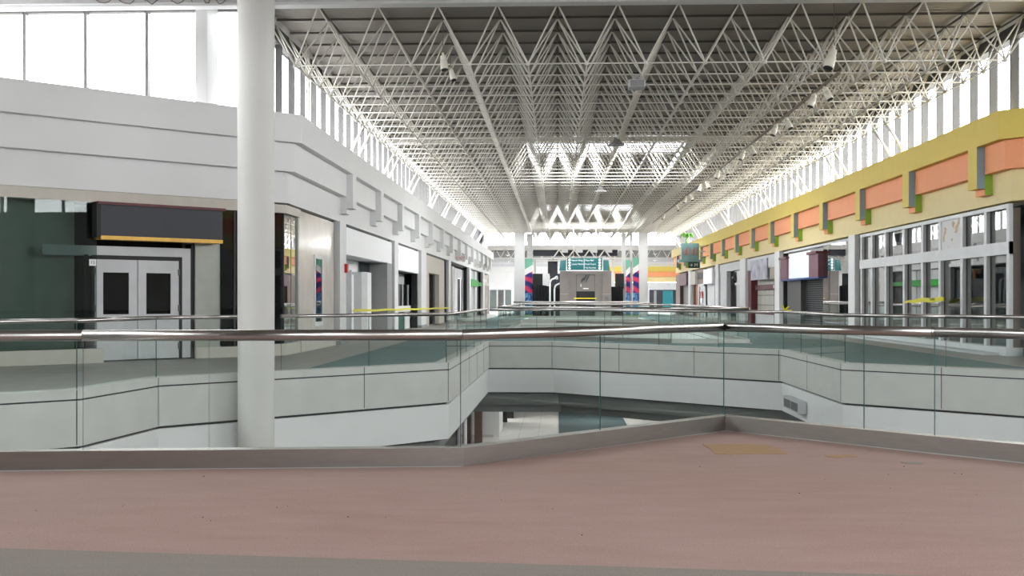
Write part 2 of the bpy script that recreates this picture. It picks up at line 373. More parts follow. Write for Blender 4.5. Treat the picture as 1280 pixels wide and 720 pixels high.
# slab underside (lower ceiling) with a band hanging back from each opening
holes = [inset(o, -0.35) for o in (OP1, OP2, OP3)]
for i in range(3):
    # polygons are drawn anticlockwise or clockwise: make sure the inset grows the hole
    def area(p): return sum(p[k][0] * p[(k + 1) % len(p)][1] - p[(k + 1) % len(p)][0] * p[k][1] for k in range(len(p))) / 2
    src = (OP1, OP2, OP3)[i]
    holes[i] = inset(src, -0.62 if area(src) > 0 else 0.62)
struct('ceiling_lower', MB().prism(outer, -2.3, -2.06, holes), 'greybeam')
def slab_edge(n, poly):
    s = -1 if area(poly) > 0 else 1
    c = poly + [poly[0], poly[1]]
    def ring(mb, o0, o1, z0, z1):
        A = offset(c, s * o0); B = offset(c, s * o1); N = len(poly)
        A = [A[N]] + A[1:N]; B = [B[N]] + B[1:N]
        b = len(mb.v)
        for i in range(N): mb.v += [(*A[i], z0), (*B[i], z0), (*B[i], z1), (*A[i], z1)]
        for i in range(N):
            k = b + 4 * i; k2 = b + 4 * ((i + 1) % N)
            for j in range(4): mb.face((k + j, k + (j + 1) % 4, k2 + (j + 1) % 4, k2 + j))
        return mb
    mb = MB(); ring(mb, 0.0, 0.3, -0.135, 0.004); ring(mb, 0.0, 0.3, -0.84, -0.160)
    # panel joints
    struct('trim_%d' % n, mb, 'concrete')
    j = MB()
    for i in range(len(poly)):
        p, q = poly[i], poly[(i + 1) % len(poly)]; L = math.hypot(q[0] - p[0], q[1] - p[1])
        m = max(1, round(L / 2.6))
        for k in range(m):
            t = (k + 0.02) / m; t2 = t + 0.014 / L
            a = (p[0] + (q[0] - p[0]) * t, p[1] + (q[1] - p[1]) * t); b2 = (p[0] + (q[0] - p[0]) * t2, p[1] + (q[1] - p[1]) * t2)
            j.seg(a, b2, -s * 0.0035, s * 0.02, -0.82, 0.0)
    j2 = MB(); ring(j2, 0.02, 0.3, -0.160, -0.135); ring(j2, 0.10, 0.3, -0.89, -0.84)
    b0 = len(j.v); j.v += j2.v; j.f += [tuple(i + b0 for i in f) for f in j2.f]; j.m += j2.m; j.sm += j2.sm
    struct('trim_%d' % (n + 1), j, 'darkreveal')
    struct('trim_%d' % (n + 2), ring(MB(), 0.03, 0.3, -1.62, -0.89), 'softwhite')
    struct('trim_%d' % (n + 3), ring(MB(), 0.38, 0.6, -2.06, -1.6), 'greybeam')
    struct('trim_%d' % (n + 4), ring(MB(), 0.2, 0.40, -1.66, -1.6), 'darkreveal')
slab_edge(1, OP1); slab_edge(6, OP2); slab_edge(11, OP3)

# lower level shop fronts
struct('wall_lower_left', MB().box(-7.5, -7.3, 8, 110, LZ, -2.06), 'white2')
struct('wall_lower_right', MB().box(12, 12.2, 8, 110, LZ, -2.06), 'white2')
struct('wall_lower_far', MB().box(-7.5, 12, 109, 109.3, LZ, -2.06), 'white2')
struct('wall_lower_near', MB().box(-17, 21, 2.0, 2.3, LZ, -2.06), 'white2')
t = thing('lower_storefront', 'brown framed shop front on the lower floor, seen under the left balcony', 'storefront', (-4.4, 48, LZ))
part(t, 'pillar', MB().box(-3.66, -3.34, 50.6, 51.2, LZ, -2.31), 'reddoor')
part(t, 'glazing', MB().box(-3.8, -3.76, 43, 50.6, LZ + 0.1, -2.31), 'glass_dark')
for yy in (43.5, 46.8):
    part(t, 'post', MB().box(-3.86, -3.7, yy, yy + 0.14, LZ, -2.31), 'lgrey')
part(t, 'back_panel', MB().box(-5.2, -5.1, 43, 51, LZ, -2.31), 'dgrey')
part(t, 'top_rail', MB().hexa([(-3.75, 43, -3.3), (-3.6, 43, -3.3), (-3.6, 50.6, -3.3), (-3.75, 50.6, -3.3), (-3.75, 43, -3.12), (-3.6, 43, -3.12), (-3.6, 50.6, -3.12), (-3.75, 50.6, -3.12)]), 'beige')
t = thing('lower_wall_block', 'white partition block on the lower floor beside the black doors', 'partition', (-3.4, 54, LZ))
part(t, 'panel', MB().box(-4.6, -2.69, 53.0, 56.5, LZ, -2.31), 'white')
part(t, 'ledge', MB().box(-4.62, -2.95, 52.9, 53.0, LZ, LZ + 0.12), 'beige')
t = thing('lower_entrance', 'tall black doors on the lower floor beside the white partition', 'entrance', (-2.7, 59, LZ))
for i in range(3):
    part(t, 'door', MB().box(-4.2, -2.86 + 0.26 * i, 57.5 + 1.9 * i, 57.7 + 1.9 * i, LZ, -2.31), 'black')
t = thing('lower_shops', 'dark shop openings with white posts on the lower floor, far right under the bridge', 'storefront', (7.2, 62, LZ))
part(t, 'base_wall', MB().box(5.6, 9.0, 62.3, 62.5, LZ, -2.31), 'lgrey')
for k, x in enumerate((6.05, 6.75, 7.35, 7.9)):
    part(t, 'opening', MB().box(x, x + 0.4, 62.2, 62.29, LZ + 0.0, -2.31), 'black' if k % 2 == 0 else 'charcoal')

# ------------------------------------------------------------------ glass railings
def railing(label, pts, z, group=None, pane=2.0, base=0.14, r=0.044, closed_joint=(), edge_off=0.0, gaps=(), curb=True):
    c = pts[len(pts) // 2]
    t = thing('glass_railing', label, 'railing', (c[0], c[1], 0.0), group)
    for i in range(len(pts) - 1):
        p, q = Vector((*pts[i], z)), Vector((*pts[i + 1], z)); d = (q - p).normalized()
        ext0 = r * 0.35 if i > 0 else 0; ext1 = r * 0.35 if i < len(pts) - 2 else 0
        mb = MB().tube(p - d * ext0, q + d * ext1, r, 20)
        part(t, 'handrail', mb, 'steel')
        if i in gaps: continue
        a, b = pts[i], pts[i + 1]; L = math.hypot(b[0] - a[0], b[1] - a[1]); n = max(1, round(L / pane))
        u = ((b[0] - a[0]) / L, (b[1] - a[1]) / L)
        if curb:
            part(t, 'base_shoe', MB().band([a, b], -0.05, 0.05, 0.006, base), 'steel_base')
        for k in range(n):
            s0 = L * k / n + 0.006; s1 = L * (k + 1) / n - 0.006
            pa = (a[0] + u[0] * s0, a[1] + u[1] * s0); pb = (a[0] + u[0] * s1, a[1] + u[1] * s1)
            g = MB().seg(pa, pb, -0.006, 0.006, base - 0.02 if curb else 0.0, z - r * 0.8)
            g.m = [1, 1, 0, 1, 0, 1]
            part(t, 'glass_panel', g, ['glass_rail', 'glass_edge'])
    return t
# the near railing in front of the camera: shoe as a mitred run of three
def shift(path, o): return offset(path, o)
near = [(-9.0, 8.33), (-3.78, 9.04), (-0.79, 9.34), (1.72, 12.01), (3.32, 10.29), (5.45, 8.16)]
zr = 1.06
t = thing('glass_railing', 'nearest steel and glass railing, zigzagging along the edge of the rose carpet', 'railing', (-0.79, 9.34, 0))
for i in range(len(near) - 1):
    p, q = Vector((*near[i], zr)), Vector((*near[i + 1], zr)); d = (q - p).normalized()
    part(t, 'handrail', MB().tube(p - d * 0.012, q + d * 0.012, 0.045, 28), 'steel')
for i in range(len(near) - 1):
    full = MB(); A = offset(near, -0.075); B = offset(near, 0.075)
    q4 = [A[i], A[i + 1], B[i + 1], B[i]]
    full.hexa([(*a, 0.004) for a in q4] + [(*a, 0.15) for a in q4])
    part(t, 'base_shoe', full, 'steel_base')
splits = {0: [0, .5, 1], 1: [0, 0.33, 1], 2: [0, .47, 1], 3: [0, .70, 1], 4: [0, .5, 1]}
for i, sp in splits.items():
    a, b = near[i], near[i + 1]; L = math.hypot(b[0] - a[0], b[1] - a[1]); u = ((b[0] - a[0]) / L, (b[1] - a[1]) / L)
    for k in range(len(sp) - 1):
        s0 = L * sp[k] + 0.003; s1 = L * sp[k + 1] - 0.003
        g = MB().seg((a[0] + u[0] * s0, a[1] + u[1] * s0), (a[0] + u[0] * s1, a[1] + u[1] * s1), -0.0045, 0.0045, 0.145, zr - 0.036)
        g.m = [1, 1, 0, 1, 0, 1]
        part(t, 'glass_panel', g, ['glass_rail', 'glass_edge'])
def ins(poly_pts, o): return offset(poly_pts, o)
colp = (-5.40, 20.45)
railing('glass railing on the left balcony, from the near corner up to the white column', ins([(-8.9, 15.1), (-7.1, 16.9), (-6.85, 19.6), (-5.62, 20.9)], 0.08), 1.03, 'left balcony railings', 2.2, 0.02, 0.036, curb=False)
railing('glass railing on the left balcony, running from the white column past the yellow tape', ins([(-5.14, 21.42), (-2.29, 24.45), (-2.18, 36.6)], 0.08), 1.03, 'left balcony railings', 2.6, 0.02, 0.036, curb=False)
railing('glass railing along the near side of the bridge and the right balcony', ins([(-2.18, 36.7), (-0.13, 36.7), (5.95, 31.0), (6.0, 24.62), (7.62, 23.06), (10.0, 20.7)], 0.08), 1.01, None, 2.05, 0.02, 0.04, curb=False)
railing('glass railing along the far side of the bridge with a grey kick plate', ins([(-2.05, 65.3), (-2.05, 41.0), (3.5, 35.45), (5.75, 35.45), (5.75, 59.5), (-0.1, 65.3)], -0.06), 1.06, None, 2.0, 0.14, 0.045)
railing('glass railing across the far end of the second opening', ins([(-0.1, 65.3), (-2.05, 65.3)], -0.06), 1.06, 'far cross rails', 2.0, 0.14, 0.045)
railing('farthest glass railing, in front of the stone elevator', [(-3.2, 83.6), (5.9, 83.6)], 1.14, 'far cross rails', 2.2, 0.14, 0.06)
railing('glass railing on the near side of the third opening', [(-2.1, 69.4), (5.8, 69.4)], 1.08, 'far cross rails', 2.2, 0.14, 0.045)

# round column in front of the left balcony
t = thing('round_column', 'tall white round column rising past the left balcony railing', 'column', (*colp, LZ))
part(t, 'shaft', MB().lathe((*colp, LZ), (0, 0, 1), [(0, 0.322), (3.0, 0.322), (9, 0.326), (15.3, 0.33)], 48), 'white2')
part(t, 'base_ring', MB().lathe((*colp, LZ + 0.001), (0, 0, 1), [(0, 0.36), (0.15, 0.36), (0.17, 0.33)], 32), 'lgrey')

# ------------------------------------------------------------------ stepped fascias above the shops
pathL = [(-15.4, 18.0), (XL, YB), (XL, YE), (-8.6, YE + 2.5)]
pathR = [(12.77, YE - 3.0), (XR, YE - 5.5), (XR, YB), (19.4, 18.17)]
teeth = [34.15 + 5.48 * k for k in range(14)]
def fascia(label, path, cols, F, ymax):
    t = thing('storefront_fascia', label, 'fascia', (F.o[0], 60, 3.6))
    part(t, 'upper_band', MB().band(path, 0, 0.62, 5.08, 5.75), cols[0])
    part(t, 'middle_band', MB().band(path, 0.19, 0.62, 4.40, 5.08), cols[1])
    part(t, 'lower_band', MB().band(path, 0.38, 0.75, 3.66, 4.40), cols[2])
    for y in teeth + [28.67]:
        if y + 0.7 > ymax or (y < 30 and F is FL): continue
        m1 = F.box(MB(), y, y + 0.62, 0.0, 0.19, 4.06, 5.08); m1.m = [0, 0, 0, 0, 0, 1]
        b = part(t, 'bracket', m1, [cols[0], cols[3]])
        m2 = F.box(MB(), y, y + 0.62, 0.19, 0.38, 3.90, 4.40); m2.m = [0, 0, 0, 0, 0, 1]
        part(b, 'bracket_foot', m2, [cols[1], cols[4]])
    return t
fascia('white stepped fascia with square brackets running above the left shops', pathL, ['white', 'white', 'white', 'white', 'white'], FL, YE)
fascia('yellow, orange and tan stepped fascia running above the right shops', pathR, ['yellow', 'orange', 'tan', 'slate', 'green'], FR, YE - 5.5)

# ------------------------------------------------------------------ shops: shell
def shells(side, F, F45, s45, yend):
    path = pathL if side == 'left' else pathR
    struct('wall_%s_shops' % side, MB().band(path, 3.4, 3.6, 0, 3.7), 'dgrey')
    struct('ceiling_%s_shops' % side, MB().band(path, 0.76, 3.6, 3.60, 3.70), 'grey')
shells('left', FL, FL45, 9, YE); shells('right', FR, FR45, 9, YE - 5.5)
struct('wall_left_roof', MB().band(pathL, 0.63, 1.0, 5.55, 5.62), 'white')
struct('wall_right_roof', MB().band(pathR, 0.63, 1.0, 5.55, 5.62), 'white')

nleft = ['first', 'second', 'third', 'fourth', 'fifth', 'sixth', 'seventh', 'eighth']
def pilaster(F, y0, y1, label, group, mat='white', d0=0.33, depth=0.45, gap=True, rev=False):
    t = thing('pilaster', label, 'pilaster', (*F.p((y0 + y1) / 2, d0 + 0.2), 0), group)
    part(t, 'shaft', F.B(y0, y1, d0, d0 + depth, 0.12, 3.66), mat)
    part(t, 'foot', F.B(y0 - 0.02, y1 + 0.02, d0 - 0.03, d0 + depth, 0, 0.12), 'grey')
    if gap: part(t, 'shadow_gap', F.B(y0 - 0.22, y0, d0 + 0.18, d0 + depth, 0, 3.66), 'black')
    return t
gl = 'white pilasters between the left shops'
for k, (y0, y1, lb) in enumerate(((33.85, 34.85, 'white pilaster with the red fire alarm, beside the marble shop'), (45.3, 46.35, 'white pilaster between the two big white sign boards'),
        (54.2, 56.3, 'broad white pilaster before the beige shop on the left'), (67.8, 69.3, 'white pilaster after the beige shop on the left'),
        (84.0, 85.4, 'white pilaster before the green awning'), (99.0, 101.6, 'white pilaster just past the green awning'))):
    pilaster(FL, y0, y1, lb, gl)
gr = 'pale pilasters between the right shops'
for k, (y0, y1, lb) in enumerate(((41.6, 42.5, 'pale pilaster between the white gridded window and the reflecting glass on the right'), (55.6, 56.8, 'pale pilaster between the plum sign and the maroon shutter'),
        (65.6, 67.6, 'pale pilaster between the maroon shutter and the open grey entrance'), (76.6, 78.0, 'pale pilaster left of the open grey entrance on the right side'),
        (92.5, 94.0, 'pale pilaster beyond the brown restaurant on the right side'))):
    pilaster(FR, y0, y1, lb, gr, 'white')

# ---- left corner shop on the diagonal wall
def diag(name, mb, mat, parent, label=None): return part(parent, name, mb, mat, label)
t = thing('corner_shop_front', 'diagonal shop front with white double doors, left of the round column', 'storefront', (*FL45.p(3.5, 0.5), 0))
SH = -0.42
def D(s0, s1, *k): return FL45.B(s0 + SH, s1 + SH, *k)
part(t, 'lintel', D(1.0, 9, 0.42, 0.9, 3.42, 3.66), 'beige')
part(t, 'surround_panel', D(2.98, 3.28, 0.62, 0.7, 0.02, 2.5), 'lgrey')
part(t, 'surround_panel', D(3.28, 6.3, 0.62, 0.7, 2.28, 2.5), 'lgrey')
part(t, 'door_frame', D(3.24, 5.27, 0.60, 0.66, 2.22, 2.30), 'black'); part(t, 'door_frame', D(3.2, 3.27, 0.60, 0.66, 0.02, 2.30), 'black')
part(t, 'door_frame', D(5.22, 5.28, 0.60, 0.66, 0.02, 2.30), 'black')
def door45(s0, s1, handle_s):
    mb = MB()
    FL45.box(mb, s0 + SH, s1 + SH, 0.61, 0.65, 0.03, 1.02); FL45.box(mb, s0 + SH, s1 + SH, 0.61, 0.65, 1.93, 2.21)
    FL45.box(mb, s0 + SH, s0 + 0.19 + SH, 0.61, 0.65, 1.02, 1.93); FL45.box(mb, s1 - 0.19 + SH, s1 + SH, 0.61, 0.65, 1.02, 1.93)
    o = part(t, 'door', mb, 'lgrey')
    part(o, 'door_glass', D(s0 + 0.19, s1 - 0.19, 0.625, 0.635, 1.02, 1.93), 'glass_dark')
    p = FL45.p(handle_s + SH, 0.61)
    part(o, 'lock', MB().lathe((*p, 0.92), (R2, -R2, 0), [(0, .03), (.03, .03), (.035, .02)], 12), 'black')
    for zz in (0.3, 1.15, 1.95):
        ss = s0 if handle_s > (s0 + s1) / 2 else s1
        part(o, 'hinge', D(ss - 0.02, ss + 0.02, 0.595, 0.615, zz - 0.07, zz + 0.07), 'dgrey')
door45(3.28, 4.24, 4.14); door45(4.26, 5.22, 4.36)
part(t, 'dark_gap', D(2.9, 2.98, 0.6, 0.9, 0, 2.6), 'black')
part(t, 'stone_pier', D(2.28, 2.9, 0.55, 1.2, 0.25, 3.42), 'stonegreen')
part(t, 'stone_plinth', D(1.0, 2.9, 0.50, 1.2, 0, 0.25), 'beige')
g = D(1.02, 2.28, 0.5, 0.515, 0.25, 3.42); part(t, 'dark_window', g, 'glass_dark')
part(t, 'window_post', D(1.92, 1.96, 0.48, 0.56, 0.25, 3.42), 'charcoal')
part(t, 'inner_backing', D(1.0, 2.28, 1.3, 1.34, 0.0, 3.42), 'black')
part(t, 'door_backing', D(3.2, 6.6, 1.5, 1.54, 0.0, 3.42), 'black')
part(t, 'side_window', D(5.25, 8.6, 0.42, 0.435, 0.3, 3.42), 'glass_green')
part(t, 'side_window_post', D(5.40, 5.46, 0.5, 0.6, 0.02, 2.3), 'black')
part(t, 'side_backing', D(5.5, 9, 1.0, 1.04, 0.0, 3.6), 'stonegreen')
part(t, 'side_plinth', D(5.15, 9, 0.3, 0.8, 0, 0.3), 'beige')
st = thing('sign_box', 'blank charcoal shop sign box with a gold strip, above the white double doors', 'sign', (*FL45.p(3.7, 0.4), 2.6))
part(st, 'box', D(2.42, 5.27, 0.18, 0.54, 2.70, 3.36), 'charcoal')
part(st, 'end_cap', D(5.27, 5.36, 0.16, 0.41, 2.66, 3.40), 'black')
part(st, 'gold_strip', D(2.42, 5.27, 0.16, 0.54, 2.62, 2.70), 'gold')
part(st, 'top_trim', D(2.36, 5.34, 0.14, 0.41, 3.36, 3.42), 'maroon')
n = thing('number_card', 'small white number card on the glass beside the double doors', 'card', (*FL45.p(5.33, 0.41), 2.05))
part(n, 'card', D(5.27, 5.42, 0.405, 0.415, 2.06, 2.2), 'letter_white'); text(n, '15', (*FL45.p(5.345 - 0.42, 0.40), 2.13), 0.1, (math.pi / 2, 0, math.pi / 4), 'dgrey', 0.001)
solo('notice', D(1.72, 1.8, 0.47, 0.48, 1.12, 1.72), 'letter_white', 'narrow white notice on the dark window left of the round column', 'notice')
# ---- reflecting corner glass and marble wall
t = thing('corner_window', 'dark reflecting corner window right of the round column', 'window', (*FL45.p(0.2, 0.6), 0))
c_path = [FL45.p(0.56, 0.42), FL45.p(0.174, 0.42), FL.p(29.0, 0.42)]
part(t, 'plinth', MB().band(c_path, 0.0, 0.4, 0, 0.28), 'beige')
part(t, 'lintel', MB().band(c_path, 0.0, 0.4, 3.42, 3.62), 'beige')
part(t, 'dark_pane', FL45.B(0.22, 0.57, 0.5, 0.512, 0.28, 3.42), 'glass_dark')
part(t, 'pane', FL.B(27.52, 28.9, 0.5, 0.512, 0.28, 3.42), 'glass_shop')
part(t, 'post', MB().lathe((*FL45.p(0.207, 0.5), 0.28), (0, 0, 1), [(0, .02), (3.14, .02)], 8), 'charcoal')
part(t, 'joint', FL.B(28.28, 28.30, 0.495, 0.52, 0.28, 3.42), 'charcoal')
part(t, 'edge_trim', FL.B(28.9, 29.0, 0.46, 0.56, 0.28, 3.42), 'stonegreen')
part(t, 'backing', FL.B(27.9, 29.0, 1.5, 1.54, 0.0, 3.42), 'black')
t = thing('marble_wall', 'polished beige marble shop wall between the corner window and the first pilaster', 'wall panel', (*FL.p(31.3, 0.5), 0))
part(t, 'slab', FL.B(29.02, 33.55, 0.46, 0.7, 0.3, 3.6), 'marble')
part(t, 'plinth', FL.B(29.02, 33.6, 0.4, 0.7, 0, 0.3), 'beige')
t = thing('display_case', 'narrow white framed wall case on the beige marble wall', 'display case', (*FL.p(31.2, 0.45), 0.7))
mb = MB(); FL.box(mb, 30.75, 30.85, 0.42, 0.46, 0.62, 2.55); FL.box(mb, 31.75, 31.85, 0.42, 0.46, 0.62, 2.55); FL.box(mb, 30.85, 31.75, 0.42, 0.46, 0.62, 0.74); FL.box(mb, 30.85, 31.75, 0.42, 0.46, 2.45, 2.55)
part(t, 'frame', mb, 'mull_white'); part(t, 'pane', FL.B(30.85, 31.75, 0.44, 0.455, 0.74, 2.45), 'glass_dark')
t = thing('fire_alarm', 'red fire alarm box on the first white pilaster', 'alarm', (*FL.p(34.7, 0.33), 2.2))
part(t, 'box', FL.B(34.55, 34.75, 0.24, 0.33, 2.15, 2.42), 'red'); part(t, 'strobe', FL.B(34.75, 34.9, 0.25, 0.33, 2.2, 2.36), 'letter_white')

# ---- left bay with white sign board and open grey doors
t = thing('storefront', 'shop front with blank white board over an entrance of grey doors, first left bay', 'storefront', (*FL.p(40, 0.5), 0), 'left shop fronts')
L = FL.B
part(t, 'sign_board', L(34.85, 45.1, 0.42, 0.6, 2.74, 3.58), 'bright')
part(t, 'return_wall', L(43.9, 45.1, 0.42, 1.3, 0, 2.74), 'grey')
part(t, 'back_wall', L(34.9, 43.9, 1.2, 1.3, 0, 2.72), 'bright')
part(t, 'near_side_wall', L(34.9, 35.0, 0.6, 1.2, 0, 2.74), 'dgrey')
part(t, 'side_glass', L(41.9, 43.9, 1.1, 1.12, 1.8, 2.7), 'glass_dark')
part(t, 'projecting_leaf', L(37.2, 37.32, 0.6, 1.3, 0, 2.3), 'lgrey')
part(t, 'projecting_leaf', L(41.9, 43.4, 0.95, 1.05, 0, 2.35), 'bright')
part(t, 'column_box', L(40.6, 41.9, 0.85, 1.19, 0, 2.32), 'lgrey')
o = part(t, 'door', L(38.2, 39.9, 1.0, 1.06, 0, 2.2), 'bright')
part(o, 'vision_strip', L(38.7, 38.95, 0.985, 1.0, 0.9, 1.9), 'dgrey')
part(t, 'entry_ceiling', L(34.9, 45.1, 0.6, 1.3, 2.74, 2.8), 'lgrey')
# ---- second left bay
t = thing('storefront', 'shop front with white board over a dark glass window, second left bay', 'storefront', (*FL.p(50, 0.5), 0), 'left shop fronts')
part(t, 'sign_board', L(46.35, 53.9, 0.42, 0.6, 2.55, 3.58), 'bright')
part(t, 'soffit', L(46.35, 53.9, 0.6, 1.5, 2.55, 2.6), 'dgrey')
part(t, 'valance', L(46.4, 53.9, 1.1, 1.15, 2.02, 2.5), 'lgrey')
part(t, 'backing', L(46.35, 53.9, 2.6, 2.64, 0, 2.55), 'black')
for a in (46.9, 49.3, 52.0): part(t, 'window_pane', L(a, a + 2.1, 0.9, 0.912, 1.05, 2.02), 'glass_dark')
for a in (49.1, 51.8, 53.6): part(t, 'glazing_post', L(a, a + 0.08, 0.87, 0.93, 1.0, 2.02), 'lgrey')
part(t, 'sill', L(46.4, 53.9, 0.8, 1.0, 0.78, 1.05), 'white')
part(t, 'base_panel', L(46.6, 52.0, 0.84, 0.9, 0.0, 0.78), 'dkgreen')
part(t, 'base_panel', L(52.2, 53.9, 0.84, 0.9, 0.0, 0.78), 'white')
solo('wall_sensor', L(46.75, 46.9, 0.40, 0.42, 3.25, 3.37), 'dgrey', 'small dark sensor on the second white sign board', 'sensor')
# ---- beige bay
t = thing('storefront', 'beige plaster shop front with a taupe door, third left bay', 'storefront', (*FL.p(61, 0.5), 0), 'left shop fronts')
part(t, 'lintel_wall', L(56.3, 66.6, 0.46, 0.8, 2.7, 3.58), 'beige')
part(t, 'side_wall', L(56.3, 58.5, 0.46, 0.8, 0, 2.7), 'beige')
part(t, 'pier', L(63.6, 66.6, 0.46, 0.8, 0, 2.7), 'beige')
o = part(t, 'door', L(58.7, 62.8, 0.9, 0.96, 0, 2.72), 'beige_d'); part(o, 'door_plate', L(60.0, 61.2, 0.86, 0.9, 1.55, 1.75), 'dgrey')
part(t, 'dark_slot', L(62.8, 63.6, 0.7, 0.95, 0, 2.95), 'black')
part(t, 'dark_slot', L(58.5, 58.7, 0.7, 0.95, 0, 2.7), 'black')
part(t, 'black_edge', L(66.6, 67.4, 0.40, 0.75, 0, 3.59), 'black')
# ---- dark glass bay
t = thing('storefront', 'dark glass shop front with a black grille door, fourth left bay', 'storefront', (*FL.p(77, 0.5), 0), 'left shop fronts')
part(t, 'grey_slab', L(69.3, 71.2, 0.5, 0.8, 0, 3.58), 'grey')
part(t, 'white_post', L(71.2, 72.2, 0.4, 0.7, 0, 3.4), 'white')
part(t, 'backing', L(72, 83.8, 2.6, 2.64, 0, 3.58), 'black')
for a in (72.2, 74.6): part(t, 'window_pane', L(a, a + 2.3, 0.6, 0.612, 0.2, 3.4), 'glass_dark')
part(t, 'window_pane', L(80.4, 83.2, 0.6, 0.612, 0.2, 3.4), 'glass_dark')
part(t, 'transom_pane', L(77.0, 80.3, 0.6, 0.612, 2.75, 3.4), 'glass_dark')
o = part(t, 'grille_door', L(77.0, 80.3, 0.7, 0.74, 0, 2.75), 'black')
mb = MB()
for k in range(26): FL.box(mb, 77.0, 77.9, 0.68, 0.70, 0.1 + k * 0.1, 0.14 + k * 0.1)
part(o, 'grille_bars', mb, 'grille')
part(t, 'corner_post', L(83.2, 83.8, 0.5, 0.9, 0, 3.58), 'black')
# ---- green awning bay, end bays
t = thing('storefront', 'grey shop front under the bright green sign, fifth left bay', 'storefront', (*FL.p(92, 0.5), 0), 'left shop fronts')
part(t, 'grey_wall', L(85.4, 92.0, 0.62, 0.8, 0, 3.58), 'lgrey')
part(t, 'white_post', L(92.0, 94.2, 0.5, 0.8, 0, 3.58), 'white')
part(t, 'dark_opening', L(94.2, 98.8, 0.7, 0.8, 0, 3.58), 'black')
t = thing('awning_sign', 'bright green sign bar over the fifth left bay', 'sign', (*FL.p(91, 0.4), 2.4))
part(t, 'panel', L(85.6, 93.0, 0.3, 0.49, 2.35, 2.85), 'awning'); part(t, 'panel', L(94.0, 98.9, 0.3, 0.49, 2.45, 2.75), 'awning')
part(t, 'clip', L(93.0, 94.0, 0.35, 0.49, 2.42, 2.8), 'letter_white')
t = thing('storefront', 'beige end shop front at the far end of the left side', 'storefront', (*FL.p(105, 0.5), 0), 'left shop fronts')
part(t, 'taupe_wall', L(101.6, 109.2, 0.5, 0.8, 0, 2.6), 'beige_d'); part(t, 'header', L(101.6, 109.2, 0.4, 0.8, 2.6, 2.9), 'beige')
part(t, 'header', L(101.6, 109.2, 0.5, 0.8, 3.2, 3.58), 'beige'); part(t, 'upper_wall', L(101.6, 109.2, 0.6, 0.8, 2.9, 3.2), 'white')
part(t, 'end_post', L(109.2, 109.9, 0.4, 0.75, 0, 3.59), 'white')
t = thing('exit_sign', 'red and white exit sign on the left fascia', 'exit sign', (*FL.p(71.2, 0.0), 3.6))
part(t, 'case', MB().box(-6.3, -5.7, 71.2, 71.3, 3.72, 4.05), 'letter_white'); part(t, 'stem', MB().box(-6.03, -5.97, 71.23, 71.27, 4.05, 4.07), 'lgrey')
text(t, 'EXIT', (-6.0, 71.195, 3.885), 0.27, (math.pi / 2, 0, 0), 'letter_red', 0.003)

# ---- right shops
Rb = FR.B
t = thing('gridded_window', 'tall white gridded shop window nearest on the right side', 'shop window', (*FR.p(35, 0.5), 0))
ms = [27.85, 29.3, 31.0, 32.75, 34.3, 36.1, 38.1, 39.75, 41.1]
zs0, zs1, zs2, zs3 = 0.16, 2.42, 2.72, 3.58
part(t, 'transom', Rb(27.76, 41.2, 0.40, 0.52, zs1, zs2), 'mull_white')
part(t, 'head', Rb(27.76, 41.2, 0.42, 0.52, 3.52, 3.62), 'mull_white')
part(t, 'sill', Rb(27.76, 41.2, 0.36, 0.75, 0.0, 0.2), 'mull_white')
for i, y in enumerate(ms):
    b = Rb(y - 0.09, y + 0.09, 0.43, 0.52, 0.2, 3.52); o = part(t, 'mullion', b, 'mull_white')
    part(o, 'return', Rb(y - 0.08, y + 0.08, 0.52, 0.70, 0.2, 3.52), 'mull_brown')
    if i < len(ms) - 1:
        y2 = ms[i + 1]
        part(t, 'pane', Rb(y + 0.09, y2 - 0.09, 0.54, 0.552, 0.2, zs1), 'glass_shop')
        if i == 2: part(t, 'stained_board', Rb(y + 0.09, y2 - 0.09, 0.46, 0.49, zs2, 3.52), 'stained')
        else: part(t, 'upper_pane', Rb(y + 0.09, y2 - 0.09, 0.54, 0.552, zs2, 3.52), 'glass_shop')
part(t, 'shop_floor_edge', Rb(28.2, 41.4, 0.0, 0.36, 0.0, 0.06), 'lgrey')
part(t, 'inner_wall', Rb(28.2, 41.4, 2.6, 2.64, 0.0, 3.6), 'dgrey')
t = thing('storefront', 'reflecting glass shop front over a roller grille, first beyond the gridded window', 'storefront', (*FR.p(48, 0.5), 0), 'right shop fronts')
for a, b2 in ((42.5, 44.1), (44.13, 45.7), (45.73, 46.86)):
    part(t, 'pane', Rb(a, b2, 0.42, 0.432, 0.15, 3.5), 'glass_shop')
part(t, 'pane_backing', Rb(42.5, 47.4, 1.6, 1.64, 0.0, 3.58), 'charcoal')
part(t, 'base', Rb(42.5, 54.9, 0.38, 0.6, 0.0, 0.15), 'dgrey')
part(t, 'head', Rb(42.5, 54.9, 0.40, 0.62, 3.5, 3.59), 'lgrey')
part(t, 'header_wall', Rb(47.2, 54.9, 0.62, 0.7, 2.2, 3.5), 'lgrey')
part(t, 'stone_pier', Rb(51.9, 54.9, 0.58, 0.9, 0.0, 2.25), 'granite')
o = part(t, 'roller_grille', Rb(47.25, 51.9, 0.86, 0.9, 0.0, 2.3), 'black')
mb = MB()
for k in range(24): FR.box(mb, 47.3, 51.85, 0.78, 0.80, 0.08 + 0.092 * k, 0.105 + 0.092 * k)
for k in range(16): FR.box(mb, 47.4 + k * 0.29, 47.42 + k * 0.29, 0.785, 0.795, 0.05, 2.28)
part(o, 'grille_bars', mb, 'grille')
s = thing('shop_sign', 'blank white sign with plum ends and a blue edge, over the roller grille', 'sign', (*FR.p(51, 0.4), 2.2))
part(s, 'white_panel', Rb(48.6, 53.2, 0.30, 0.57, 2.28, 3.40), 'bright')
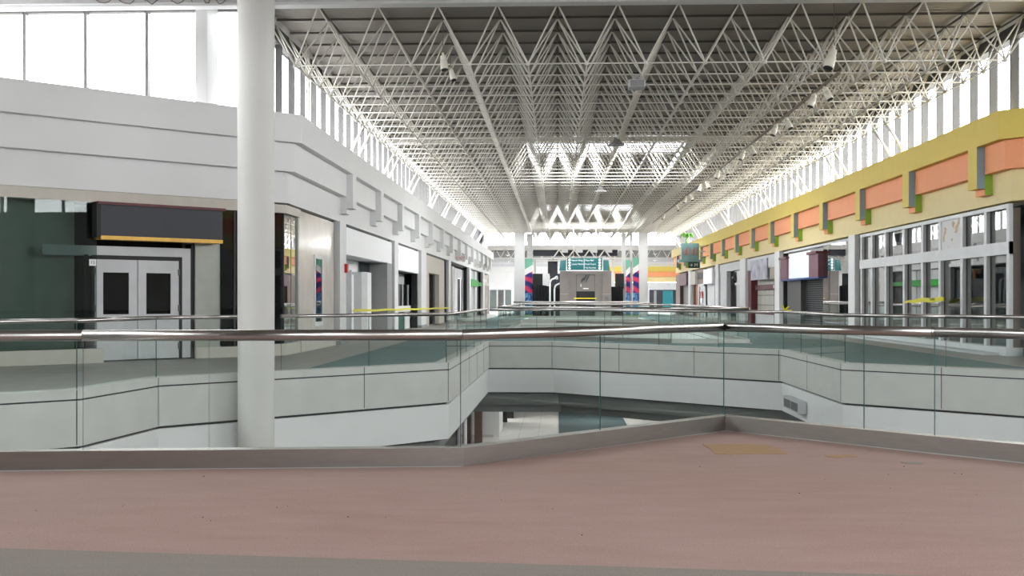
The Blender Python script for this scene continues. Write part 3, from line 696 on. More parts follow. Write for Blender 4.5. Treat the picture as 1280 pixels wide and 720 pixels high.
part(s, 'end_block', Rb(46.9, 48.6, 0.22, 0.57, 2.26, 3.20), 'plum'); part(s, 'end_block', Rb(53.2, 54.7, 0.22, 0.57, 2.26, 3.20), 'plum')
part(s, 'cap', Rb(46.88, 48.7, 0.14, 0.57, 3.20, 3.30), 'maroon'); part(s, 'cap', Rb(53.1, 54.8, 0.14, 0.57, 3.20, 3.30), 'maroon')
part(s, 'blue_edge', Rb(46.9, 54.7, 0.24, 0.57, 2.20, 2.26), 'blue')
t = thing('storefront', 'maroon framed shop front with a closed tile-like shutter, on the right', 'storefront', (*FR.p(61, 0.5), 0), 'right shop fronts')
part(t, 'header', Rb(56.8, 65.5, 0.42, 0.7, 2.95, 3.60), 'lgrey')
part(t, 'side_box', Rb(56.8, 58.7, 0.44, 0.9, 2.35, 2.95), 'beige_d')
part(t, 'pier', Rb(57.0, 58.0, 0.6, 0.9, 0, 2.35), 'beige')
part(t, 'jamb', Rb(64.6, 65.5, 0.5, 0.9, 0, 2.95), 'maroon'); part(t, 'jamb', Rb(58.1, 58.4, 0.6, 0.9, 0, 2.35), 'maroon')
part(t, 'shutter', Rb(58.4, 64.6, 0.85, 0.9, 0.0, 2.95), 'gridtile')
part(t, 'cross_bar', Rb(58.2, 64.8, 0.70, 0.85, 1.85, 2.12), 'maroon'); part(t, 'cross_bar', Rb(58.2, 64.8, 0.70, 0.85, 0.55, 0.75), 'maroon')
part(t, 'base_panel', Rb(58.2, 64.8, 0.72, 0.85, 0.0, 0.55), 'lgrey')
part(t, 'disc', MB().lathe((*FR.p(58.9, 0.69), 1.99), (-1, 0, 0), [(0, .09), (.02, .09)], 14), 'letter_white')
solo('faded_poster', Rb(59.0, 63.9, 0.36, 0.43, 2.38, 3.45), 'poster', 'faded grey-blue poster panel above the maroon shutter', 'poster')
t = thing('storefront', 'grey and white open entrance between two pale pilasters, on the right', 'storefront', (*FR.p(72, 0.5), 0), 'right shop fronts')
part(t, 'lintel', Rb(67.6, 76.4, 0.42, 0.7, 3.1, 3.6), 'lgrey'); part(t, 'grey_panel', Rb(73.6, 76.4, 0.45, 0.7, 0, 3.1), 'lgrey')
part(t, 'recess_wall', Rb(71.2, 73.6, 1.0, 1.1, 0, 3.1), 'dgrey'); part(t, 'surround', Rb(67.6, 71.2, 0.6, 0.7, 2.2, 3.1), 'white')
part(t, 'surround', Rb(67.6, 69.0, 0.6, 0.7, 0.0, 2.2), 'white'); part(t, 'door', Rb(69.0, 71.2, 0.7, 0.75, 0.0, 2.2), 'lgrey')
solo('broken_fixture', MB().lathe((*FR.p(70.6, 0.5), 2.35), (0.2, 0.1, 1), [(0, .05), (.15, .22), (.3, .26), (.5, .12), (.55, .2), (.7, .03)], 10), 'black', 'black broken light fixture over the grey entrance on the right', 'light fixture')
t = thing('storefront', 'grey doorway with a hanging white board, beside the brown restaurant', 'storefront', (*FR.p(82, 0.5), 0), 'right shop fronts')
part(t, 'wall', Rb(78.0, 85.0, 0.7, 0.8, 0, 3.6), 'lgrey'); part(t, 'door_post', Rb(78.3, 79.3, 0.45, 0.7, 0, 2.6), 'beige_d')
part(t, 'board', Rb(79.8, 84.6, 0.36, 0.5, 2.45, 3.5), 'bright')
t = thing('restaurant_front', 'brown restaurant front with terracotta pillars at the far right', 'storefront', (*FR.p(89, 0.5), 0))
part(t, 'header', Rb(85.0, 92.4, 0.5, 0.7, 2.5, 3.6), 'brown'); part(t, 'dark_header', Rb(85.4, 89.0, 0.46, 0.5, 2.85, 3.35), 'black')
part(t, 'pillar', Rb(89.0, 90.4, 0.5, 0.8, 0, 2.5), 'terra'); part(t, 'pillar', Rb(91.4, 92.4, 0.5, 0.8, 0, 2.5), 'brown')
part(t, 'frame', Rb(85.0, 85.6, 0.5, 0.6, 0, 2.5), 'white'); part(t, 'frame', Rb(85.0, 89.0, 0.5, 0.6, 2.3, 2.5), 'lgrey'); part(t, 'frame', Rb(88.5, 89.0, 0.5, 0.6, 0, 2.3), 'white')
part(t, 'backing', Rb(85.0, 92.4, 1.2, 1.24, 0, 2.5), 'black')
o = part(t, 'door_glass', Rb(85.6, 88.5, 0.55, 0.56, 0, 2.3), 'glass_dark'); part(o, 'red_notice', Rb(86.2, 87.6, 0.50, 0.52, 1.45, 1.95), 'red'); part(o, 'white_notice', Rb(86.2, 87.6, 0.50, 0.52, 1.05, 1.42), 'letter_white')
part(t, 'striped_sign', Rb(89.2, 92.2, 0.3, 0.5, 2.5, 3.5), 'beige')
t = thing('storefront', 'brown end shop front with a dusky pink sign at the far right', 'storefront', (*FR.p(98, 0.5), 0), 'right shop fronts')
part(t, 'wall', Rb(94.0, 104.4, 0.7, 0.8, 0, 3.6), 'grey'); part(t, 'post', Rb(101.0, 104.4, 0.4, 0.7, 0, 3.5), 'brown'); part(t, 'sign_panel', Rb(95.2, 101.0, 0.3, 0.5, 2.5, 3.5), 'plum')

t = thing('diagonal_shop_window', 'white framed shop window on the diagonal wall at the right edge of the photo', 'shop window', (*FR45.p(4, 0.5), 0))
DR = FR45.B
part(t, 'head', DR(0.5, 10, 0.42, 0.52, 3.5, 3.6), 'mull_white'); part(t, 'sill', DR(0.5, 10, 0.36, 0.75, 0, 0.2), 'mull_white'); part(t, 'transom', DR(0.5, 10, 0.40, 0.52, 2.42, 2.72), 'mull_white')
for k in range(6):
    a = 0.5 + 1.85 * k
    part(t, 'mullion', DR(a, a + 0.18, 0.43, 0.62, 0.2, 3.5), 'mull_white')
    if k < 5: part(t, 'pane', DR(a + 0.18, a + 1.85, 0.54, 0.552, 0.2, 2.42), 'glass_shop'); part(t, 'upper_pane', DR(a + 0.18, a + 1.85, 0.54, 0.552, 2.72, 3.5), 'glass_shop')
part(t, 'inner_wall', DR(1.2, 10, 2.0, 2.04, 0, 3.58), 'dgrey')
# ---- projecting restaurant sign and washroom sign
t = thing('blade_sign', 'pale teal projecting restaurant sign topped by a green palm, on the right fascia', 'sign', (9.2, 80, 3.9))
part(t, 'box', MB().box(8.55, 9.75, 79.9, 80.6, 4.05, 5.2), 'signteal')
part(t, 'ledge', MB().box(8.35, 9.85, 79.7, 80.7, 3.92, 4.08), 'signteal')
for k, x in enumerate((8.65, 8.9, 9.15, 9.4)):
    part(t, 'letter_block', MB().box(x, x + 0.18, 79.82, 79.9, 4.4, 4.9 if k % 2 else 4.78), 'signgrey')
pm = MB(); pm.tube((8.9, 80.2, 5.2), (8.95, 80.2, 5.6), 0.06, 8)
for k in range(9):
    a = k * 0.7; r = 0.42 + 0.06 * (k % 3)
    p1 = Vector((8.95, 80.2, 5.6)); p2 = p1 + Vector((math.cos(a) * r * .6, math.sin(a) * r * .6, 0.28)); p3 = p1 + Vector((math.cos(a) * r, math.sin(a) * r, 0.02))
    pm.tube(p1, p2, 0.05, 5, 0.09); pm.tube(p2, p3, 0.09, 5, 0.015)
part(t, 'palm', pm, 'palm')
for z in (4.3, 4.65, 5.0): part(t, 'rod', MB().tube((9.7, 80.2, z), (10.28, 80.2, z), 0.035, 8), 'letter_white')
t = thing('hanging_sign', 'dark green washroom sign hung below the teal restaurant sign', 'sign', (9.3, 79.5, 3.4))
part(t, 'board', MB().box(8.95, 9.75, 79.4, 79.46, 3.48, 3.9), 'dkgreensign')
text(t, '\u2192 M', (9.3, 79.39, 3.69), 0.3, (math.pi / 2, 0, 0), 'letter_white', 0.002)

# ------------------------------------------------------------------ clerestories
wn = [0]
S = 1.347; XT0 = -5.39 - S; YT0 = 25.75
def win(mb_frame, pane, fmat='mullion', pmat_='glass_clear'):
    wn[0] += 1
    o = struct('window_%d' % wn[0], mb_frame, fmat)
    struct('window_pane', pane, pmat_, o)
    return o
XCL, XCR = -6.72, 10.82
NB = 60
for side, X, sg in (('left', XCL, -1), ('right', XCR, 1)):
    for k in range(NB):
        y = 26.6 + S * k
        fr = MB().box(X - 0.02, X + sg * 0.18, y - 0.035, y + 0.035, 5.6, 7.62); fr.box(X, X + sg * 0.12, y + 0.035, y + S - 0.035, 5.6, 5.68); fr.box(X - 0.02, X + sg * 0.2, y + 0.035, y + S - 0.035, 7.56, 7.62)
        win(fr, MB().box(X + sg * 0.10, X + sg * 0.11, y + 0.035, y + S - 0.035, 5.68, 7.56))
    struct('wall_%s_eave' % side, MB().box(X - 0.06 * sg, X + sg * 0.35, 26.4, YE, 7.62, 7.84), 'darkreveal')
    struct('wall_%s_upper' % side, MB().box(X - 0.06 * sg, X + sg * 0.35, 25.6, YE, 7.84, 8.5), 'white')
# windows in the court's front wall, left and right of the hall
for x0, x1, first in ((-15.46, -6.70, True), (11.0, 20.0, False)):
    n = round((x1 - x0) / 1.42)
    for k in range(n):
        a = x0 + (x1 - x0) * k / n; b2 = x0 + (x1 - x0) * (k + 1) / n
        fr = MB().box(a - 0.035, a + 0.035, 26.62, 26.8, 5.6, 8.1); fr.box(a + 0.035, b2, 26.62, 26.8, 8.08, 8.2); fr.box(a + 0.035, b2, 26.62, 26.8, 5.5, 5.6)
        win(fr, MB().box(a + 0.035, b2 - 0.035, 26.7, 26.71, 5.6, 8.08))
HW = 10.4
struct('wall_court_front', MB().box(-16.2, 20.2, 25.25, 25.6, 7.86, HW), 'white').__setitem__('kind', 'structure')
struct('wall_court_front_left', MB().box(-16.2, -6.75, 25.6, 26.9, 8.2, HW), 'white')
struct('wall_court_front_right', MB().box(10.9, 20.2, 25.6, 26.9, 8.2, HW), 'white')
struct('trim_16', MB().box(-16.2, 20.2, 25.2, 25.25, 7.92, 8.02), 'lgrey')
struct('trim_17', MB().box(-8.2, -7.93, 25.8, 26.6, 5.5, 8.2), 'white')
struct('wall_left_ledge', MB().prism([(-16, 18.35), (-7.45, 26.9), (-16, 26.9)], 5.4, 5.5), 'white')
struct('wall_right_ledge', MB().prism([(20, 18.52), (11.62, 26.9), (20, 26.9)], 5.4, 5.5), 'white')
# court walls round the camera
def sidewall(name, X, sg):
    struct(name, MB().box(X, X + sg * 0.3, -13, 26.9, -0.1, 5.5), 'white2')
    struct(name + '_upper', MB().box(X, X + sg * 0.3, -13, 26.9, 8.0, HW), 'white')
    struct(name + '_rear', MB().box(X, X + sg * 0.3, -13, -0.0, 5.5, 8.0), 'white2')
    for k in range(18):
        y = 0 + 1.49 * k
        fr = MB().box(X, X + sg * 0.2, y - 0.035, y + 0.035, 5.5, 8.0)
        win(fr, MB().box(X + sg * 0.1, X + sg * 0.11, y + 0.035, y + 1.455, 5.5, 8.0))
sidewall('wall_court_left', -16.0, -1); sidewall('wall_court_right', 20.0, 1)
struct('wall_court_back', MB().box(-16.3, 20.3, -13.3, -13, -0.1, 5.5), 'courtback')
struct('wall_court_back_upper', MB().box(-16.3, 20.3, -13.3, -13, 9.6, HW), 'white')
struct('wall_court_back_middle', MB().box(-16.3, 1.0, -13.3, -13, 5.5, 9.6), 'courtback')
for k in range(13):  # unseen rear windows, added to throw light onto surfaces facing the camera
    a = 1.0 + 19.3 * k / 13; b2 = 1.0 + 19.3 * (k + 1) / 13
    win(MB().box(a - .05, a + .05, -13.2, -13, 5.5, 9.6), MB().box(a + .05, b2 - .05, -13.12, -13.11, 5.5, 9.6))
# court ceiling with an unseen rooflight, added to light the court from behind
SK0 = (6, 14, -9.0, -3.0)
def roof(name, x0, x1, y0, y1, z0, z1, holes, mat):
    return struct(name, MB().prism([(x0, y0), (x1, y0), (x1, y1), (x0, y1)], z0, z1, [[(h[0], h[2]), (h[1], h[2]), (h[1], h[3]), (h[0], h[3])] for h in holes]), mat)
roof('ceiling_court', -16.3, 20.3, -13.3, 26.9, HW, HW + 0.2, [SK0], 'deck')

# ------------------------------------------------------------------ hall roof deck, rooflights
def tx(i): return -5.39 + S * i
def ty(j): return YT0 + S * j
SKA = (tx(3), tx(8), ty(16), ty(20)); SKB = (tx(3), tx(8), ty(41), ty(46))
roof('ceiling', -7.1, 11.2, 25.6, YE, 8.03, 8.2, [SKA, SKB], 'deck')
def skylight(h, z, nx, ny):
    mb = MB()
    for a in ((h[0], h[0] + 0.06, h[2], h[3]), (h[1] - 0.06, h[1], h[2], h[3]), (h[0], h[1], h[2], h[2] + 0.06), (h[0], h[1], h[3] - 0.06, h[3])): mb.box(*a, z + 0.02, z + 0.45)
    for i in range(1, nx): x = h[0] + (h[1] - h[0]) * i / nx; mb.box(x - 0.03, x + 0.03, h[2] + .06, h[3] - .06, z + 0.3, z + 0.4)
    for i in range(1, ny): y = h[2] + (h[3] - h[2]) * i / ny; mb.box(h[0] + .06, h[1] - .06, y - 0.03, y + 0.03, z + 0.3, z + 0.4)
    win(mb, MB().box(h[0] + .06, h[1] - .06, h[2] + .06, h[3] - .06, z + 0.40, z + 0.42), 'mull_white')
skylight(SKA, 8.03, 5, 4); skylight(SKB, 8.03, 5, 5); skylight(SK0, HW, 6, 6)

# ------------------------------------------------------------------ the space frame
ZT, ZB = 7.95, 6.75
NX, NY = 14, 60
t = thing('space_frame', 'white tubular space frame filling the roof of the hall', 'roof truss', (2.04, 66, ZB))
for j in range(NY):       # lower cross tubes with their node hubs
    mb = MB(); y = ty(j) + S / 2
    mb.tube((tx(-1) + S / 2, y, ZB), (tx(11) + S / 2, y, ZB), 0.018, 6)
    for i in range(-1, 12): mb.lathe((tx(i) + S / 2, y, ZB - 0.05), (0, 0, 1), [(0, .02), (.02, .05), (.08, .05), (.1, .02)], 6)
    part(t, 'lower_cross_tube', mb, 'truss')
for i in range(-1, 12):
    part(t, 'lower_long_tube', MB().tube((tx(i) + S / 2, ty(0) + S / 2, ZB), (tx(i) + S / 2, ty(NY - 1) + S / 2, ZB), 0.02, 6), 'truss')
for i in range(-1, 13):
    part(t, 'upper_long_tube', MB().tube((tx(i), ty(0), ZT), (tx(i), ty(NY), ZT), 0.03, 6), 'purlin')
for j in range(NY + 1):
    mb = MB().box(tx(-1), tx(12), ty(j) - 0.018, ty(j) + 0.018, ZT, ZT + 0.05)
    part(t, 'upper_cross_bar', mb, 'purlin')
rest = MB(); cnt = 0
for j in range(NY):
    for i in range(-1, 12):
        n = (tx(i) + S / 2, ty(j) + S / 2, ZB)
        for a, b2 in ((0, 0), (1, 0), (0, 1), (1, 1)):
            top = (tx(i + a), ty(j + b2), ZT)
            if cnt < 100: part(t, 'diagonal_strut', MB().tube(n, top, 0.0205, 6, caps=False), 'truss'); cnt += 1
            else: rest.tube(n, top, 0.0205, 5, caps=False)
part(t, 'diagonal_struts', rest, 'truss', kind='stuff')
solo('roof_beam', MB().box(-6.7, 10.8, 46.55, 46.75, 7.72, 7.92), 'truss', 'long grey roof beam crossing the hall before the large rooflight', 'beam')

# V braces and lattice posts standing on the fascias
k = 0
sides = (('left', -6.58, XT0 + S / 2, nleft), ('right', 10.7, tx(11) + S / 2, nleft))
for nmside, xb, xt, names in sides:
    for m in range(10):
        y = 35.6 + 7.1 * m
        if y > 103: continue
        mb = MB(); jj = round((y - YT0) / S - .5)
        y1 = ty(jj) + S / 2; 
        t = thing('roof_brace', 'white twin-strut brace on the %s fascia, %s from the near end' % ({'left': 'white left', 'right': 'yellow right'}[nmside], (names + ['ninth', 'tenth'])[m]), 'brace', (xb, y1 + S / 2, 5.75), 'twin braces on the %s fascia' % nmside)
        for dy in (0, S): part(t, 'strut', MB().tube((xb, y1 + dy, 5.77), (xt, y1 + dy, ZB), 0.045, 8), 'truss')
        part(t, 'foot_plate', MB().box(xb - 0.09, xb + 0.09, y1 - 0.15, y1 + S + 0.15, 5.752, 5.78), 'truss')
for nmside, xb in (('left', -6.42), ('right', 10.58)):
    ys = (29.4, 58.0) if nmside == 'left' else (45.6, 72.0)
    for q, y in enumerate(ys):
        mb = MB()
        for dy in (-0.17, 0.17): mb.tube((xb, y + dy, 5.75), (xb, y + dy, 7.95), 0.03, 6)
        for z in range(8):
            s_ = 1 if z % 2 else -1; mb.tube((xb, y - 0.17 * s_, 5.78 + z * 0.27), (xb, y + 0.17 * s_, 6.05 + z * 0.27), 0.014, 5)
        solo('lattice_post', mb, 'truss', '%s white lattice post on the %s fascia' % (('nearer', 'farther')[q], {'left': 'white left', 'right': 'yellow right'}[nmside]), 'post')
# ------------------------------------------------------------------ spotlights, pendants
solo('light_track', MB().box(6.50, 6.56, 27.0, 80.0, 6.58, 6.64).tube((6.53, 27.2, 6.64), (6.53, 27.2, 7.95), 0.008, 5).tube((6.53, 55, 6.64), (6.53, 55, 7.95), 0.008, 5).tube((6.53, 79, 6.64), (6.53, 79, 7.95), 0.008, 5), 'trackm', 'long thin spotlight track hung under the space frame on the right', 'light track')
def spotlight(loc, aim, sc, label, group, rod=None):
    x, y, z = loc
    t = thing('spotlight', label, 'spotlight', loc, group); d = Vector(aim).normalized()
    top = Vector(loc)
    if rod: part(t, 'hanging_rod', MB().tube((x, y, z), (x, y, rod), 0.008, 6), 'trackm')
    part(t, 'yoke', MB().tube(top, top + d * 0.12 * sc, 0.035 * sc, 8), 'spot')
    o = top + d * 0.08 * sc
    part(t, 'housing', MB().lathe(o, d, [(0, .04 * sc), (.02 * sc, .085 * sc), (.14 * sc, .09 * sc), (.15 * sc, .075 * sc), (.17 * sc, .105 * sc), (.44 * sc, .115 * sc), (.45 * sc, .105 * sc)], 20), 'spot')
    part(t, 'lens', MB().lathe(o + d * (.452 * sc), d, [(0, .103 * sc), (.004 * sc, .1 * sc)], 20), 'lens')
    return t
spotlight((6.15, 25.9, 6.98), (-0.30, -0.25, -0.92), 1.05, 'large white spotlight hanging alone at the near end of the track', None, 7.95)
ords = nleft + ['ninth', 'tenth', 'eleventh', 'twelfth', 'thirteenth', 'fourteenth']
ky = [28.6, 29.5, 33.4, 34.6, 39.4, 40.6, 45.6, 46.8, 51.2, 52.4, 57.4, 58.6, 64, 70.5]
for k, y in enumerate(ky):
    aim = ((-0.35, -0.2, -0.9) if k % 2 else (0.3, -0.35, -0.85))
    spotlight((6.53, y, 6.60), aim, 0.78, '%s white spotlight on the ceiling track, counted from its near end' % ords[k], 'spotlights on the ceiling track')
spotlight((-2.62, 26.25, 6.98), (0.12, -0.25, -0.95), 0.8, 'upper of the two white spotlights hung under the frame at left', 'pair of hung spotlights', 7.95)
spotlight((-2.44, 26.2, 6.62), (0.25, -0.35, -0.9), 0.62, 'lower of the two white spotlights hung under the frame at left', 'pair of hung spotlights', 6.95)
t = thing('ceiling_projector', 'white box fixture hung below the frame near the middle', 'light fixture', (1.93, 28.3, 6.55))
part(t, 'box', MB().box(1.73, 2.13, 28.0, 28.5, 6.5, 6.68), 'lgrey'); part(t, 'bracket', MB().tube((1.93, 28.3, 6.68), (1.93, 28.3, 6.85), 0.05, 8).tube((1.8, 28.3, 6.7), (1.93, 28.3, 6.85), 0.015, 5).tube((2.06, 28.3, 6.7), (1.93, 28.3, 6.85), 0.015, 5), 'white')
part(t, 'lens', MB().box(1.76, 2.10, 27.985, 28.0, 6.51, 6.66), 'grey')
for (x, y, lb, mt) in ((1.98, 38.7, 'grey bell pendant hung before the large rooflight', 'grey'), (2.07, 55.4, 'white bell pendant hung just beyond the large rooflight', 'letter_white'), (2.17, 86.9, 'dark bell pendant hung at the far rooflight', 'dgrey')):
    t = thing('pendant_light', lb, 'pendant light', (x, y, 6.5), 'bell pendants along the middle of the roof')
    part(t, 'stem', MB().tube((x, y, 6.72), (x, y, 7.95), 0.015, 6), 'trackm'); part(t, 'shade', MB().lathe((x, y, 6.5), (0, 0, 1), [(0, .27), (.05, .27), (.12, .15), (.25, .07)], 16), mt)
# loose cables on the court wall above the left windows
for k, (x, lb) in enumerate(((-10.3, 'leftmost loose white cable dangling above the tall left windows'), (-9.2, 'tangled loose white cable dangling above the second tall left window'), (-7.9, 'short loose white cable right of the white window post'))):
    mb = MB(); pts = [(x, 25.19, 8.35)]
    for q in range(14): pts.append((x + 0.09 * q * (0.6 if k == 2 else 1) + random.uniform(-.05, .05), 25.18 + random.uniform(-.015, .015), 8.14 - 0.22 * abs(math.sin(q * 0.55)) - random.uniform(0, .05)))
    mb.poly(pts, 0.012, 6)
    solo('hanging_cable', mb, 'mull_brown', lb, 'cable')
# round fan at the far left clerestory
t = thing('exhaust_fan', 'dark round exhaust fan at the far end of the left clerestory', 'fan', (-6.5, 93, 6.0))
part(t, 'drum', MB().lathe((-6.62, 96.2, 6.65), (1, 0, 0), [(0, .62), (.3, .62), (.32, .5)], 20), 'charcoal'); part(t, 'foot', MB().box(-6.6, -6.4, 96.0, 96.4, 5.75, 6.1), 'charcoal')
part(t, 'grille', MB().lathe((-6.29, 96.2, 6.65), (1, 0, 0), [(0, .48), (.02, .48)], 20), 'black')

# ------------------------------------------------------------------ far end: elevator, piers, banners
t = thing('elevator_tower', 'grey stone elevator tower at the far end of the hall', 'elevator', (2.13, 89, 0))
for x0, x1 in ((0.18, 0.85), (3.42, 4.08)):
    o = part(t, 'stone_pier', MB().box(x0, x1, 87.8, 91, 0, 3.5), 'elev')
    part(o, 'joint', MB().box(x0 - 0.005, x1 + 0.005, 87.79, 88.2, 1.72, 1.76), 'beige_d')
part(t, 'side_panel', MB().box(0.85, 1.42, 88.0, 91, 0, 3.5), 'elev'); part(t, 'side_panel', MB().box(2.85, 3.42, 88.0, 91, 0, 3.5), 'elev')
o = part(t, 'upper_panel', MB().box(1.44, 2.83, 88.05, 91, 1.95, 3.25), 'elev')
part(t, 'head', MB().box(1.42, 2.85, 88.0, 91, 3.25, 3.5), 'elev'); part(t, 'door', MB().box(1.46, 2.81, 88.12, 91, 0, 1.92), 'elev_d')
part(t, 'door_gap', MB().box(1.42, 2.85, 88.09, 88.3, 0, 3.24), 'black')
em = MB()
for (x, z, l) in ((1.82, 2.62, .42), (2.0, 2.75, .5), (2.2, 2.72, .55)):
    pts = [(x + l * q * q * .55, 88.03, z + l * q) for q in (0, .25, .5, .75, 1)]
    for q in range(4): em.tube(pts[q], pts[q + 1], (.02, .05, .06, .04)[q], 6, (.05, .06, .04, .01)[q])
part(o, 'emblem', em, 'emblem'); part(o, 'emblem_base', MB().box(1.95, 2.35, 88.03, 88.05, 2.12, 2.2).box(1.75, 1.8, 88.03, 88.05, 2.3, 2.5), 'letter_white')
part(t, 'call_plate', MB().box(3.6, 3.85, 87.76, 87.8, 1.3, 1.55), 'dgrey')
solo('caution_tape', MB().box(1.25, 2.95, 87.74, 87.77, 1.38, 1.45), 'tape', 'yellow caution tape across the elevator door', 'tape')
t = thing('directory_sign', 'teal overhead directory sign with white lettering and arrow strips', 'sign', (2.1, 87, 3.5))
part(t, 'board', MB().box(0.72, 3.35, 86.9, 87.02, 3.55, 4.45), 'teal')
part(t, 'side_board', MB().hexa([(0.12, 87.3, 3.5), (0.62, 86.95, 3.5), (0.64, 87.05, 3.5), (0.14, 87.4, 3.5), (0.22, 87.3, 4.3), (0.62, 86.95, 4.3), (0.64, 87.05, 4.3), (0.24, 87.4, 4.3)]), 'teal')
part(t, 'side_board', MB().hexa([(3.45, 86.95, 3.5), (3.95, 87.3, 3.5), (3.93, 87.4, 3.5), (3.43, 87.05, 3.5), (3.45, 86.95, 4.3), (3.85, 87.3, 4.3), (3.83, 87.4, 4.3), (3.43, 87.05, 4.3)]), 'teal')
for x in (0.82, 3.08):
    for k in range(4): part(t, 'pictogram', MB().lathe((x + .08, 86.9, 3.68 + k * .21), (0, -1, 0), [(0, .095), (.015, .09)], 10), 'letter_white')
part(t, 'divider', MB().box(1.98, 2.01, 86.88, 86.9, 3.6, 4.4), 'letter_white')
for z, a, b2 in ((4.27, 'North Wing', 'Plaza Mall'), (3.99, 'Lower Market', 'Food Court'), (3.71, '', 'The Pine Area')):
    if a: text(t, a, (1.06, 86.89, z), 0.165, (math.pi / 2, 0, 0), 'letter_white', 0.003, 'LEFT')
    text(t, b2, (2.07, 86.89, z), 0.165 if z > 3.8 else 0.14, (math.pi / 2, 0, 0), 'letter_white', 0.003, 'LEFT')
part(t, 'hanger', MB().tube((1.2, 86.96, 4.45), (1.2, 86.96, 6.75), 0.02, 6).tube((2.9, 86.96, 4.45), (2.9, 86.96, 6.75), 0.02, 6), 'truss')
t = thing('lighting_bridge', 'dark lighting bridge with white zigzag struts above the elevator', 'truss', (2, 94, 4.6))
part(t, 'screen', MB().box(-2.0, 4.9, 94.6, 94.9, 4.9, 5.4), 'charcoal'); part(t, 'stub', MB().box(-0.8, 0.0, 94.6, 94.9, 3.3, 4.6), 'charcoal')
for k in range(8): part(t, 'strut', MB().tube((-0.5 + .62 * k, 94.3, 4.55 if k % 2 == 0 else 5.4), (-0.5 + .62 * (k + 1), 94.3, 5.4 if k % 2 == 0 else 4.55), 0.06, 6), 'truss')
for z in (4.5, 5.45): part(t, 'chord', MB().box(-1.95, 4.7, 94.25, 94.4, z - .05, z + .05), 'truss')
for x in (0.3, 1.5, 2.7, 3.9): part(t, 'white_panel', MB().box(x, x + .55, 94.2, 94.3, 5.15, 5.45), 'white')
for x in (-1.85, 4.5): part(t, 'post', MB().box(x - .08, x + .08, 94.3, 94.5, 0, 4.5), 'truss')
def pier(label, x0, x1, y0, y1): 
    t = thing('square_pier', label, 'column', ((x0 + x1) / 2, y0, 0), 'square white piers at the far end')
    part(t, 'shaft', MB().box(x0, x1, y0, y1, 0.2, 6.7), 'white'); part(t, 'foot', MB().box(x0 - .03, x1 + .03, y0 - .03, y1 + .03, 0, 0.2), 'lgrey'); return t
pier('wide white pier left of the elevator, left of its banner', -3.49, -2.68, 93, 93.8); pier('narrow white pier behind the left banner', -2.5, -2.05, 94.2, 94.8)
pier('narrow white pier left of the right pair of banners', 5.2, 5.5, 93.4, 94.0); pier('white pier strip between the right pair of banners', 5.86, 6.05, 93.4, 94.0); pier('wide white pier right of the elevator', 6.56, 7.25, 93, 93.8)
def banner(label, x0, x1, y, z1, dy=0):
    t = thing('banner', label, 'banner', ((x0 + x1) / 2, y, 0.0), 'long printed banners at the far end')
    ORGs = ORG[t.name]
    sl = 0.35
    mb = MB(); mb.hexa([(x0, y, 0.1), (x1, y, 0.1), (x1, y + .04, 0.1), (x0, y + .04, 0.1), (x0, y, z1 - 1.35), (x1, y, z1 - 1.35 + sl), (x1, y + .04, z1 - 1.35 + sl), (x0, y + .04, z1 - 1.35)])
    part(t, 'print', mb, 'banner')
    mb = MB(); mb.hexa([(x0, y, z1 - 1.35), (x1, y, z1 - 1.35 + sl), (x1, y + .04, z1 - 1.35 + sl), (x0, y + .04, z1 - 1.35), (x0, y, z1 - .85), (x1, y, z1 - .85 + sl), (x1, y + .04, z1 - .85 + sl), (x0, y + .04, z1 - .85)])
    part(t, 'white_stripe', mb, 'letter_white')
    mb = MB(); mb.hexa([(x0, y, z1 - .85), (x1, y, z1 - .85 + sl), (x1, y + .04, z1 - .85 + sl), (x0, y + .04, z1 - .85), (x0, y, z1), (x1, y, z1), (x1, y + .04, z1), (x0, y + .04, z1)])
    part(t, 'green_top', mb, 'banner_green')
    part(t, 'foot_bar', MB().box(x0, x1, y - .01, y + .05, 0.0, 0.1), 'palm')
banner('long purple and pink banner on the left pier', -2.64, -2.02, 93.05, 4.62); banner('left one of the two purple and pink banners right of the elevator', 5.5, 5.84, 93.1, 4.5); banner('right one of the two purple and pink banners right of the elevator', 6.06, 6.55, 93.1, 4.7)
# white paper birds hung beside the piers
bi = 0
for side, spots in (('left', ((-3.95, 5.35), (-4.0, 4.85), (-3.95, 4.35), (-2.35, 5.5), (-2.2, 5.05), (-2.45, 6.0), (-2.2, 6.3))), ('right', ((5.7, 5.5), (5.85, 5.0), (5.65, 6.0), (6.2, 5.7), (7.6, 5.3), (7.75, 4.9), (7.7, 4.4)))):
    for q, (x, z) in enumerate(spots):
        y = 92.6 - .12 * q; mb = MB()
        b = len(mb.v); mb.v += [(x - .22, y, z + .1), (x, y - .06, z - .03), (x + .22, y + .05, z + .12), (x, y + .1, z + .03), (x - .05, y - .2, z - .12), (x + .03, y + .22, z + .0), (x, y, z - .06)]
        for f in ((0, 1, 3), (2, 3, 1), (4, 1, 3), (5, 3, 1), (0, 1, 6), (2, 6, 1), (3, 6, 0), (3, 2, 6)): mb.face([b + i for i in f])
        mb.tube((x, y, z + .02), (x, y, 6.75), 0.006, 4)
        solo('hanging_bird', mb, 'letter_white', 'white paper bird hung by the %s banners, %s in a loose column' % (side, ords[q]), 'hanging ornament', 'paper birds by the %s banners' % side)
